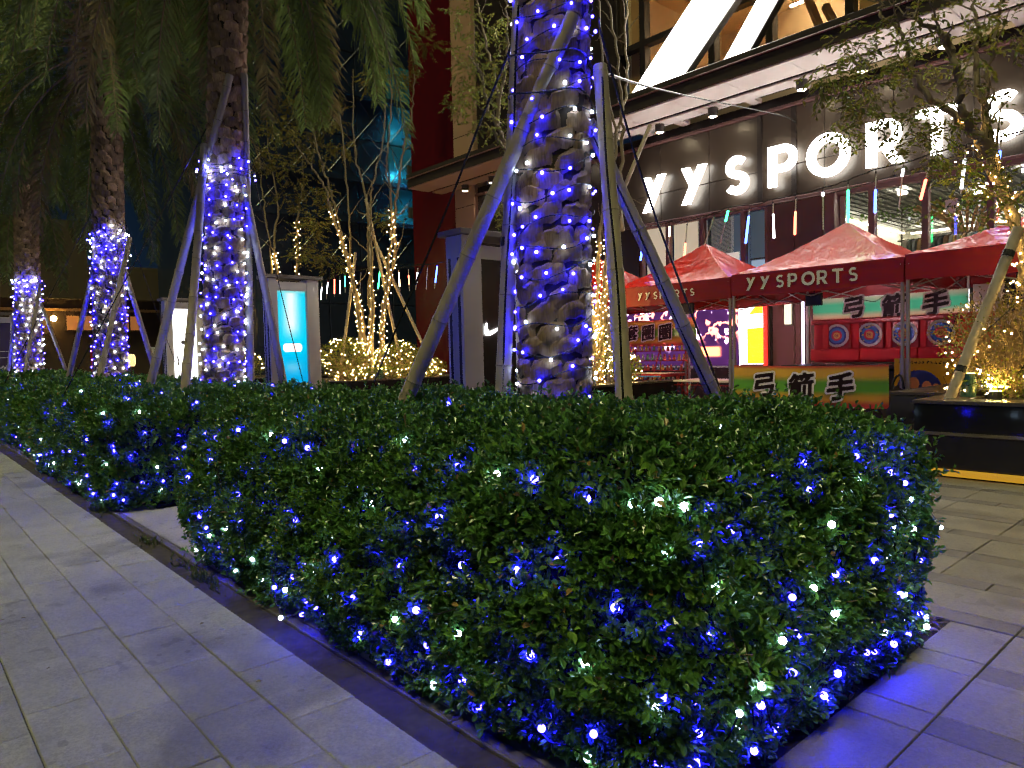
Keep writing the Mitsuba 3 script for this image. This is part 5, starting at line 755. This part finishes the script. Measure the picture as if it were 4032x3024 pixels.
for i, (x, y, R0, R1, lean, H, nm, lim) in enumerate(PALM):
    p = thing('palm_tree', LABP[i], 'palm tree'); ax = lambda z, x=x, y=y, lean=lean: A([x + lean[0] * (z - 1.1) / 5.1, y + lean[1] * (z - 1.1) / 5.1, z]); rad = lambda z, R0=R0, R1=R1, H=H: R0 + (R1 - R0) * z / H; PT.append((ax, rad))
    zs = np.linspace(-.05, H + .25, 40); tr = part(p, 'trunk', tube([ax(z) for z in zs], [rad(z) - .004 for z in zs], 24), 'palm_core_shade', smooth=True)
    top = 4.9 if i == 0 else H; hh = (.128, .122, .135, .135)[i]; na = (6, 7, 8, 8)[i]
    libs = [ply_(boot_mesh(R0, np.pi / na * (1.07 if i == 0 else 1.03), hh * (1.10 if i == 0 else 1.22), 50 * i + s, proud=(.026, .045, .055, .06)[i], lip=i > 0), (('palm_bark', 'palm_bark_0', 'palm_bark', 'palm_bark_1', 'palm_bark_0') if i else ('palm_bark_0', 'palm_bark_0', 'palm_bark', 'palm_bark_0', 'palm_bark_0'))[s], smooth=38) for s in range(5)]; bm = [boot_mesh(R0, np.pi / na * (1.07 if i == 0 else 1.03), hh * (1.10 if i == 0 else 1.22), 50 * i + s, proud=(.026, .045, .055, .06)[i], lip=i > 0) for s in range(5)]
    rows = []; ring = 0; z = .95 if i else .9
    while z < top:
        for k in range(na): rows.append((ax(z + rng.normal(0, .014)), (k + .5 * (ring % 2) + .12 * ring) * 2 * np.pi / na + rng.normal(0, .045), rad(z) / R0, z))
        z += hh * rng.uniform(.90, .98); ring += 1
    face = lambda r: -math.cos(r[1]) * (r[0][0]) - math.sin(r[1]) * (r[0][1])
    vis = sorted(range(len(rows)), key=lambda k: (-(face(rows[k]) / math.hypot(rows[k][0][0], rows[k][0][1])) > .35, abs(rows[k][3] - 2.5)))
    rest = []
    for c, k in enumerate(vis):
        o, a, s, z = rows[k]; q = int(rng.integers(5))
        M = T().translate(o.tolist()).rotate([0, 0, 1], math.degrees(a)).rotate([0, 1, 0], -float(rng.uniform(0, 3))).scale([s, s, 1.])
        if c < lim: key = num(tr + '__bark_block'); scene[key] = {**libs[q], 'to_world': M}
        else: m = bm[q].copy(); m.apply_transform(np.array(M.matrix)); rest.append(m)
    if i == 0:
        for z in np.arange(4.9, H, .125):
            for k in range(na): m = bm[int(rng.integers(5))].copy(); m.apply_transform(np.array(T().translate(ax(z).tolist()).rotate([0, 0, 1], math.degrees(k * 2 * np.pi / na + z * 4)).matrix)); rest.append(m)
    if rest: part(tr, 'bark_block', cat_(rest), 'palm_bark', smooth=52, kind='stuff')
    # frond bases at the crown's foot
    g = np.random.default_rng(200 + i); ms = []
    for k in range(46):
        a = k * 2.4; z = H - .5 + .9 * k / 46; b = ax(z) + A([math.cos(a), math.sin(a), 0]) * (rad(H) * .8); d = A([math.cos(a) * .45, math.sin(a) * .45, 1.]); L = g.uniform(.25, .6)
        ms.append(tube([b, b + d * L * .6, b + d * L], [.05, .035, .018], 5))
    part(p, 'frond_base', cat_(ms), 'palm_bark', smooth=40, kind='stuff')
    nf = (50, 88, 84, 64)[i]
    for k in range(nf):
        t = k / nf; az = k * 2.39996 + g.normal(0, .1); el = math.radians(74 - 106 * t ** .85 + g.normal(0, 5)); o = ax(H + .35 - .35 * t) + A([math.cos(az), math.sin(az), 0]) * rad(H) * .7
        if el < .25 and math.cos(az) * o[0] + math.sin(az) * o[1] < -.45 * math.hypot(o[0], o[1]): el += .75
        L = g.uniform(3.3, 4.4) * (1.0, 1.0, 1.02, 1.05)[i]; rt, lf, lc = frond(o, az, el, L, g, col=(.125, .175, .042) if g.random() > .12 else (.19, .15, .06), droop=.95 if i else .9)
        f = part(p, 'frond', lf, 'frond_leaf', color=lc); part(f, 'rachis', rt, 'twig')
# ---------------------------------------------------------------- bamboo props
PROPN = ['nearest palm', 'second palm', 'third palm', 'farthest palm']
PROPW = [['leaning across the front of the {} trunk from the lower left', 'standing nearly upright just left of the {} trunk', 'steep in front of the right side of the {} trunk', 'slanting away to the lower right from the {} trunk'], ['leaning to the {} trunk, furthest left of its props', 'leaning close beside the left edge of the {} trunk', 'standing nearly upright along the right edge of the {} trunk', 'right of the {} trunk, slanting across the cyan light box'], ['leaning in from the left towards the {} trunk', 'crossing in front of the {} trunk up to the right', 'slanting to the lower right of the {} trunk'], ['on the left side of the {} trunk', 'crossing in front of the {} trunk', 'slanting to the lower right of the {} trunk']]
for i, ps in enumerate(POLES):
    for k, (a, b) in enumerate(ps):
        a, b = A(a), A(b); d = unit(b - a); L = np.linalg.norm(b - a); b = b + d * .12; L += .12; R = .055; g = np.random.default_rng(300 + 10 * i + k)
        prof_s, prof_r = [0.], [R]; s = g.uniform(.15, .4); nodes = []
        while s < L - .05:
            nodes.append(s); prof_s += [s - .03, s - .008, s, s + .008, s + .03]; prof_r += [R, R * 1.05, R * 1.09, R * 1.05, R]; s += g.uniform(.34, .5)
        prof_s.append(L); prof_r.append(R); o = np.argsort(prof_s); ps_, pr_ = A(prof_s)[o], A(prof_r)[o] * np.linspace(1.05, .84, len(o)); bend = g.normal(0, .012, 3)
        ctr = [a + d * s + bend * np.sin(np.pi * s / L) for s in ps_]
        t = thing('bamboo_prop', 'bamboo prop pole ' + PROPW[i][k].format(PROPN[i]), 'bamboo pole'); part(t, 'culm', tube(ctr, pr_, 14), 'bamboo', smooth=50)
        for s in nodes: part(t, 'node_ring', tube([a + d * (s - .004) + bend * np.sin(np.pi * s / L), a + d * (s + .003) + bend * np.sin(np.pi * s / L)], R * np.interp(s, [0, L], [1.05, .84]) * 1.095, 14), 'bamboo_node')
        if i == 0 and k in (1, 2, 3):
            e1 = unit(np.cross(d, [0, 0, 1])); e2 = np.cross(d, e1); tocam = unit(CAM - (a + d * L / 2)); off = unit(tocam - d * (tocam @ d)) * R * 1.02 + e1 * R * .1
            part(t, 'cord', tube([a + d * s + off * np.interp(s, [0, L], [1.05, .86]) + e1 * .008 * math.sin(s * 4) for s in np.linspace(.9, L * .97, 30)], .007, 5), 'tape')
            if k == 1: part(t, 'tape_band', tube([a + d * 2.27, a + d * 2.33], R * 1.03, 14), 'tape')
        if i == 0 and k == 1: part(t, 'tape_band', tube([a + d * 1.2, a + d * 1.23], R * 1.12, 14), 'tape')
for nm, pts in (('cordL', D_['cordL']), ('cordR', D_['cordR'])):
    solo('guy_rope', tube(smooth_path(pts, 20), .009, 5), 'tape', 'thin dark guy rope slanting down to the ' + ('left' if nm == 'cordL' else 'right') + ' of the nearest palm', 'rope')
for i in (1, 2):
    ax, rad = PT[i]
    for s in (-1, 1): solo('guy_rope', tube(smooth_path([ax(4.6) + [s * .2, 0, 0], ax(2.6) + [s * 1.0, .6, 0], ax(.9) + [s * 1.7, 1.1, 0]], 10), .007, 4), 'tape', f'thin guy rope on the {"left" if s < 0 else "right"} of the {PROPN[i]}', 'rope')
ax, rad = PT[0]
solo('twine', cat_([tube([ax(z) + (rad(z) + .07 + .05 * math.sin(2 * a + 1)) * A([math.cos(a), math.sin(a), 0]) + [0, 0, .03 * math.sin(3 * a)] for a in np.linspace(0, 2 * np.pi, 40)], .006, 5) for z in (3.36, 3.12)]), 'tape', 'dark twine lashed round the nearest palm trunk and its props', 'twine')
# ---------------------------------------------------------------- blue and white lights on the trunks
def trunk_lights(label, ax, rad, z0, z1, pitch, step, proud, brad, seed, sweep, axd):
    g = np.random.default_rng(seed); R = rad(2.5) + proud; turns = (z1 - z0) / pitch; n = int(turns * 48); th = np.linspace(0, turns * 2 * np.pi, n); z = np.linspace(z0, z1, n) + .055 * np.sin(th * 1.0 + seed) + .03 * np.sin(th * 2.7)
    path = A([ax(zz) + (R + .004 * math.sin(5 * t)) * A([math.cos(t), math.sin(t), 0]) for t, zz in zip(th, z)]); bulbs = []; s = 0; L = np.r_[0, np.cumsum(np.linalg.norm(np.diff(path, axis=0), axis=1))]
    while s < L[-1]:
        k = int(np.searchsorted(L, s)); k = min(k, n - 1); c = path[k]; o = ax(z[k]); d = unit((c - o) * [1, 1, 0]); tc = unit((CAM - o) * [1, 1, 0])
        if d @ tc > sweep: bulbs.append((c + d * g.uniform(.002, .018) + [0, 0, g.normal(0, .028)], ('trunk_blue' if seed == 1 else 'far_blue') if g.random() < .58 else 'trunk_white'))
        s += step * g.uniform(.6, 1.4)
    return string_lights(label, [path], bulbs, brad)
trunk_lights('blue and white string lights wound round the nearest palm trunk', *PT[0], .95, 4.7, .165, .170, .036, .0115, 1, -.55, 0)
trunk_lights('blue and white string lights wound round the second palm trunk', *PT[1], 1.0, 4.12, .145, .165, .045, .0145, 2, -.25, 0)
trunk_lights('blue and white string lights wound round the third palm trunk', *PT[2], 1.05, 4.08, .15, .18, .05, .0175, 3, -.2, 0)
trunk_lights('blue and white string lights wound round the farthest palm trunk', *PT[3], 1.1, 4.0, .19, .22, .06, .023, 4, -.2, 0)
# a looser coil over the props at the top of the far strings
for i, (z, rr, nb, br) in enumerate(((3.95, .36, 22, .0145), (3.9, .38, 18, .0175), (3.9, .44, 16, .023))):
    ax, rad = PT[i + 1]; g = np.random.default_rng(400 + i); bl = []
    for k in range(nb): a = g.uniform(0, 2 * np.pi); a = a if math.cos(a) * .66 + math.sin(a) * .75 < .3 else a + np.pi; bl.append((ax(z) + A([math.cos(a) * rr, math.sin(a) * rr, g.uniform(-.45, .1)]), 'trunk_blue' if g.random() < .5 else 'trunk_white'))
    string_lights(f'loose top coil of blue and white lights round the props of the {PROPN[i + 1]}', [[ax(z - .05 * k) + A([math.cos(a) * rr, math.sin(a) * rr, 0]) for a in np.linspace(0, 6.28, 30)] for k in range(3)], bl, br)
# ================================================================ HEDGES
def round_box(P, n_in, lo, hi, r):
    inner = np.clip(P, lo + r, hi - r); d = unit(P - inner); return inner + d * r, d
def hedge(label, x0, x1, y0, y1, zt, dens, Ls, seed, r=.36, litlabel=None, nb=(40, 40, 8), brad=.011, zb=.03):
    g = np.random.default_rng(seed); t = thing('hedge', label, 'hedge'); lo, hi = A([x0, y0, -.35]), A([x1, y1, zt]); w, l, h = hi - lo; P = []
    faces = [('y0', w * h), ('x0', l * h), ('x1', l * h * .6), ('z1', w * l), ('y1', w * h * .4)]
    def sample(f, n):
        q = lo + g.random((n, 3)) * (hi - lo); q[:, 2] = zb + (q[:, 2] - lo[2]) / (hi[2] - lo[2]) * (zt - zb); q[:, {'x': 0, 'y': 1, 'z': 2}[f[0]]] = {'x0': x0, 'x1': x1, 'y0': y0, 'y1': y1, 'z1': zt}[f]; return q
    def surf(q):
        p, d = round_box(q, 0, lo, hi, A([r, r, r * .8])); lump = meshkit.fbm(p * [1.6, 1.6, 2.2] + seed * 3.1, 3, seed) - .5; fine = meshkit.noise(p * 7 + seed, seed + 9) - .5; under = np.clip((.38 - p[:, 2]) / .38, 0, 1)
        p = p + (d * [1, 1, 0]) * (np.sin(np.pi * np.clip(p[:, 2] / zt, 0, 1)) * .09)[:, None]
        return p + d * (lump * .27 + fine * .10)[:, None] - d * [1, 1, 0] * (under ** 1.5 * .0)[:, None], d
    for f, a in faces: P.append(sample(f, int(a * dens * (1.15 if f in ('y0', 'x0') else 1))))
    q = np.vstack(P); ns = len(q) // 5; q = q[g.permutation(len(q))[:ns]]; p, d = surf(q); kp_ = (meshkit.noise(p * [5, 5, 6] + 40 + seed, seed + 21) > .27) | (g.random(ns) < .45); p, d = p[kp_], d[kp_]; ns = len(p); p = p - d * (np.abs(g.normal(0, .055, (ns, 1))) - .02); out_ = g.random(ns) < .035; p[out_] += d[out_] * g.uniform(.03, .085, (out_.sum(), 1))
    ax_ = unit(d * .75 + [0, 0, .42] + g.normal(0, .42, (ns, 3))); m = 6; e1 = unit(np.cross(ax_, g.normal(size=(ns, 3)))); e2 = np.cross(ax_, e1); tone = g.uniform(.55, 1.25, ns); young = g.random(ns) < .10
    LP, LD, LN, LC = [], [], [], []
    for k in range(m):
        a = k * 2.4 + g.uniform(0, 6.28, ns); s = (k + .3) / m; rad = e1 * np.cos(a)[:, None] + e2 * np.sin(a)[:, None]; tilt = g.uniform(.5, 1.15, (ns, 1)) * (1.15 - .55 * s)
        LP.append(p + ax_ * (s - .45) * Ls * 1.7 + rad * .004); LD.append(ax_ * (1.05 - tilt * .6) + rad * tilt); LN.append(ax_ * .8 - rad * .25 + [0, 0, .35] + g.normal(0, .25, (ns, 3)))
        c = A([.055, .145, .028]) * (tone * g.uniform(.7, 1.3, ns))[:, None]; old_ = g.random(ns) < .012; c[old_] = A([.22, .15, .04]); c[young] = A([.11, .23, .03]) * g.uniform(.7, 1.2, (young.sum(), 1)); LC.append(c)
    LP, LD, LN, LC = (np.concatenate(v) for v in (LP, LD, LN, LC)); ok = LP[:, 2] > .012; LP, LD, LN, LC = LP[ok], LD[ok], LN[ok], LC[ok]; n = len(LP)
    lm, lc = leaf_mesh(LP, LD, LN, Ls * g.uniform(.5, 1.35, n), Ls * .56 * g.uniform(.85, 1.15, n), LC, fold=.22, curl=.16); part(t, 'foliage', lm, 'leaf', color=lc, kind='stuff')
    cm = trimesh.creation.box(extents=[1, 1, 1]); cm = cm.subdivide().subdivide().subdivide().subdivide(); v = A([x0, y0, 0]) + (cm.vertices + .5) * (hi - [x0, y0, 0]); pv, dv = round_box(v, 0, lo, hi, A([r, r, r * .8])); cm.vertices = pv - dv * (.17 + .06 * meshkit.noise(pv * 6)[:, None]); part(t, 'inner_growth', cm, 'hedge_core', smooth=True)  # solid near-black core added to stop light passing through the hedge
    tw = []
    for k in range(int(60 * (x1 - x0))):
        b = sample(('y0', 'x0', 'z1')[k % 3], 1); pp, dd = surf(b); s0 = pp[0] - dd[0] * .16 - [0, 0, .06]; s1 = pp[0] + dd[0] * g.uniform(-.02, .05) + [0, 0, .02]; tw.append(tube([s0, (s0 + s1) / 2 + g.normal(0, .01, 3), s1], [.004, .003, .002], 3, False))
    part(t, 'twig', cat_(tw), 'twig', kind='stuff')
    bulbs, wires = [], []
    for f, n_ in zip(('y0', 'x0', 'z1', 'x1'), nb):
        if not n_: continue
        b = sample(f, n_ * 8); k_ = [0]
        for _ in range(n_ - 1): k_.append(int(np.argmax(np.min(np.linalg.norm(b[:, None] - b[k_][None], axis=2), axis=1) * g.uniform(.35, 1, len(b)))))
        b = b[k_]
        if f != 'z1': b[:, 2] = zb + .09 + (zt - zb - .09) * ((b[:, 2] - zb) / (zt - zb)) ** 1.6
        pp, dd = surf(b); pp = pp + dd * g.uniform(-.035, .05, (n_, 1)); o = np.argsort(pp[:, 0] + pp[:, 1] * .7 + g.normal(0, .25, n_)); pp = pp[o]
        for q_ in pp: bulbs.append((q_, 'blue' if g.random() < .66 else 'white'))
        for k in range(0, len(pp) - 1):
            if np.linalg.norm(pp[k + 1] - pp[k]) < 1.1: wires.append(smooth_path([pp[k], (pp[k] + pp[k + 1]) / 2 + [0, 0, -.06], pp[k + 1]], 7, .012, k))
    return t, bulbs, wires, surf
HB = [('large clipped leafy hedge in the foreground, dotted with blue and white lights', 1.72, 4.00, 1.30, 5.62, 1.14, 7400, .0345, (108, 100, 10, 14), .0142), ('second clipped hedge beyond the paved gap', 1.66, 4.02, 7.85, 11.9, 1.13, 4300, .041, (50, 62, 34, 0), .016), ('third clipped hedge running away to the left', 1.80, 4.05, 12.15, 18.1, 1.12, 1900, .062, (16, 48, 24, 0), .018), ('farthest clipped hedge at the left edge', 1.80, 4.05, 18.4, 30, 1.12, 700, .095, (0, 36, 10, 0), .024)]
for i, (lab, x0, x1, y0, y1, zt, dens, Ls, nb, br) in enumerate(HB):
    t, bulbs, wires, surf = hedge(lab, x0, x1, y0, y1, zt, dens, Ls, 500 + i, nb=nb)
    if i == 0:
        for lp in ([[1.66, 4.9, .72], [1.60, 4.85, .50], [1.57, 4.78, .34], [1.62, 4.62, .26], [1.66, 4.55, .33]], [[1.66, 3.95, .40], [1.6, 3.85, .2], [1.58, 3.72, .08], [1.64, 3.6, .12]], [[4.08, 1.42, .74], [4.18, 1.36, .62], [4.22, 1.33, .5], [4.12, 1.38, .42]]):
            wires.append(smooth_path(lp, 14, .006, 3)); bulbs += [(A(lp[k]) + rng.normal(0, .012, 3), c) for k, c in ((0, 'white'), (1, 'blue'), (2, 'white'), (3, 'blue'))]
    string_lights(('blue and white string lights scattered over the large foreground hedge', 'blue and white string lights on the second hedge', 'blue and white string lights on the third hedge', 'blue and white string lights on the farthest hedge')[i], wires, bulbs, br, wire_r=.0032, detail=i < 2)
# grass tufts in the drain channel
gp = np.c_[np.full(260, 1.6) + rng.normal(0, .03, 260), rng.choice([4.9, 5.0, 5.5, 8.1, 8.2, 6.4], 260) + rng.normal(0, .12, 260), np.full(260, -.01)]
lm, lc = leaf_mesh(gp, rng.normal(0, .5, (260, 3)) + [0, 0, .7], rand_dirs(260), .05, .012, rng.uniform(.5, 1.2, (260, 1)) * A([.05, .08, .02])); struct('channel_moss', lm, 'leaf', kind='stuff', color=lc)
# ================================================================ BACKGROUND
bt = thing('glass_tower', 'dark blue panelled building face lit cyan at its right edge', 'building')
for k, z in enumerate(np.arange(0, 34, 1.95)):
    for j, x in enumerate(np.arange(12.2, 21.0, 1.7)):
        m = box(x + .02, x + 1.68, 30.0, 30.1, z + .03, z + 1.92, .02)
        if x > 17.6 and 6 < z < 15: part(bt, 'panel', m, 'cyan_glow_panel')  # patch where the cyan light falls takes the glow colour
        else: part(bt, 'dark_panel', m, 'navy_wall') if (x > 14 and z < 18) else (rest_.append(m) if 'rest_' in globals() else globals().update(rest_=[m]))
part(bt, 'far_panel', cat_(rest_), 'navy_wall', kind='stuff'); part(bt, 'body', box(12.2, 21, 30.12, 44, 0, 34), 'navy_wall')
part(bt, 'ledge', cat_([box(12.2, 21, 29.75, 30.02, z, z + .22) for z in (9.62, 7.7, 13.6, 5.7)]), 'navy_wall')
rd = []
for z in np.arange(5.85, 17, 1.95):
    for x in np.arange(12.2, 20.9, 1.7): rd.append(tube([[x, 29.98, z], [x + 1.7, 29.98, z + 1.95]], .02, 4)); rd.append(tube([[x, 29.98, z + 1.95], [x + 1.7, 29.98, z]], .02, 4)); rd.append(trimesh.creation.box(extents=[.1, .05, .1], transform=trimesh.transformations.translation_matrix([x + .85, 29.97, z + .4])))
part(bt, 'lattice', cat_(rd), 'navy_wall', kind='stuff')
for z, e in ((10.2, 300), (8.2, 60), (12.3, 60)):
    part(bt, 'washer_shade', box(19.5, 19.8, 29.1, 29.18, z - .1, z + .4, .01), 'dark_metal')  # added cover, hides the cyan washer lamp from the camera
    w_ = part(bt, 'wall_washer', box(19.62, 19.68, 29.2, 29.26, z, z + .3, .01), 'bulb', light=em(.3 * e * .2, 2.6 * e * .35, 3.4 * e * .35))
sh = thing('pavilion', 'dim timber pavilion with a dark roof and orange lit windows at the far left', 'pavilion')
part(sh, 'wall', box(3.5, 14, 46, 54, 0, 5.2), 'shed'); rf = Polygon([(2.2, 5.0), (14.8, 5.0), (13.6, 6.9), (5.6, 6.9)])
part(sh, 'roof', frame(prism(rf, 10), [0, 55.2, 0], [1, 0, 0], [0, 0, 1], [0, -1, 0]), 'shed_roof')
for x in (7.9, 8.7, 9.55, 10.4, 11.1):
    w_ = part(sh, 'window', box(x, x + .62, 45.94, 45.98, 3.3, 4.1), 'timber', light=em(.22, .075, .02)); part(w_, 'frame', cat_([box(x - .05, x, 45.9, 46, 3.2, 4.2), box(x + .62, x + .67, 45.9, 46, 3.2, 4.2), box(x - .05, x + .67, 45.9, 46, 3.2, 3.3)]), 'shed')
part(sh, 'door', box(9.0, 10.0, 45.92, 45.99, 0, 2.3), 'red_frame'); part(sh, 'beam', box(3.4, 14.1, 45.8, 45.95, 4.35, 4.5), 'timber'); part(sh, 'sign_board', box(12.0, 12.7, 45.85, 45.95, 1.9, 2.3), 'white_paint')
ol = thing('eaves_lamp', 'warm glowing lamp under the dark roof at the far left', 'lamp'); part(ol, 'arm', tube([[7.2, 45.4, 3.95], [7.2, 46.0, 4.2]], .03, 6), 'dark_metal'); part(ol, 'globe', trimesh.creation.icosphere(2, .16).apply_translation([7.2, 45.3, 3.9]), 'bulb', light=em(60, 36, 9))
o2 = thing('eaves_lamp', 'warm lamp half hidden at the left picture edge behind the farthest palm', 'lamp'); part(o2, 'bracket', tube([[3.0, 44.5, 4.4], [3.0, 44.5, 5.35]], .03, 6), 'dark_metal'); part(o2, 'globe', box(2.7, 3.3, 44.3, 44.5, 5.3, 5.5, .04), 'bulb', light=em(30, 20, 6))
wb = thing('rear_wall', 'warm lit plaster gable behind the farthest palm', 'wall'); part(wb, 'face', box(0.5, 9.2, 46.6, 47.0, 4.0, 9.5), 'shed_roof')
ln = thing('paper_lantern', 'cream glowing paper lantern on the hedge line right of the third palm', 'lantern'); lx, ly = 5.3, 22.1
part(ln, 'shade', frame(lathe([[.02, -.17], [.10, -.17], [.135, -.1], [.14, 0], [.135, .1], [.10, .17], [.02, .17]], 16), [lx, ly, 1.52], [1, 0, 0], [0, 1, 0], [0, 0, 1]), 'paper', smooth=50, light=em(1.2, .72, .27))
part(ln, 'foot', tube([[lx, ly, 0], [lx, ly, 1.36]], .02, 6), 'dark_metal'); part(ln, 'cap', tube([[lx, ly, 1.69], [lx, ly, 1.72]], .05, 10), 'dark_metal')
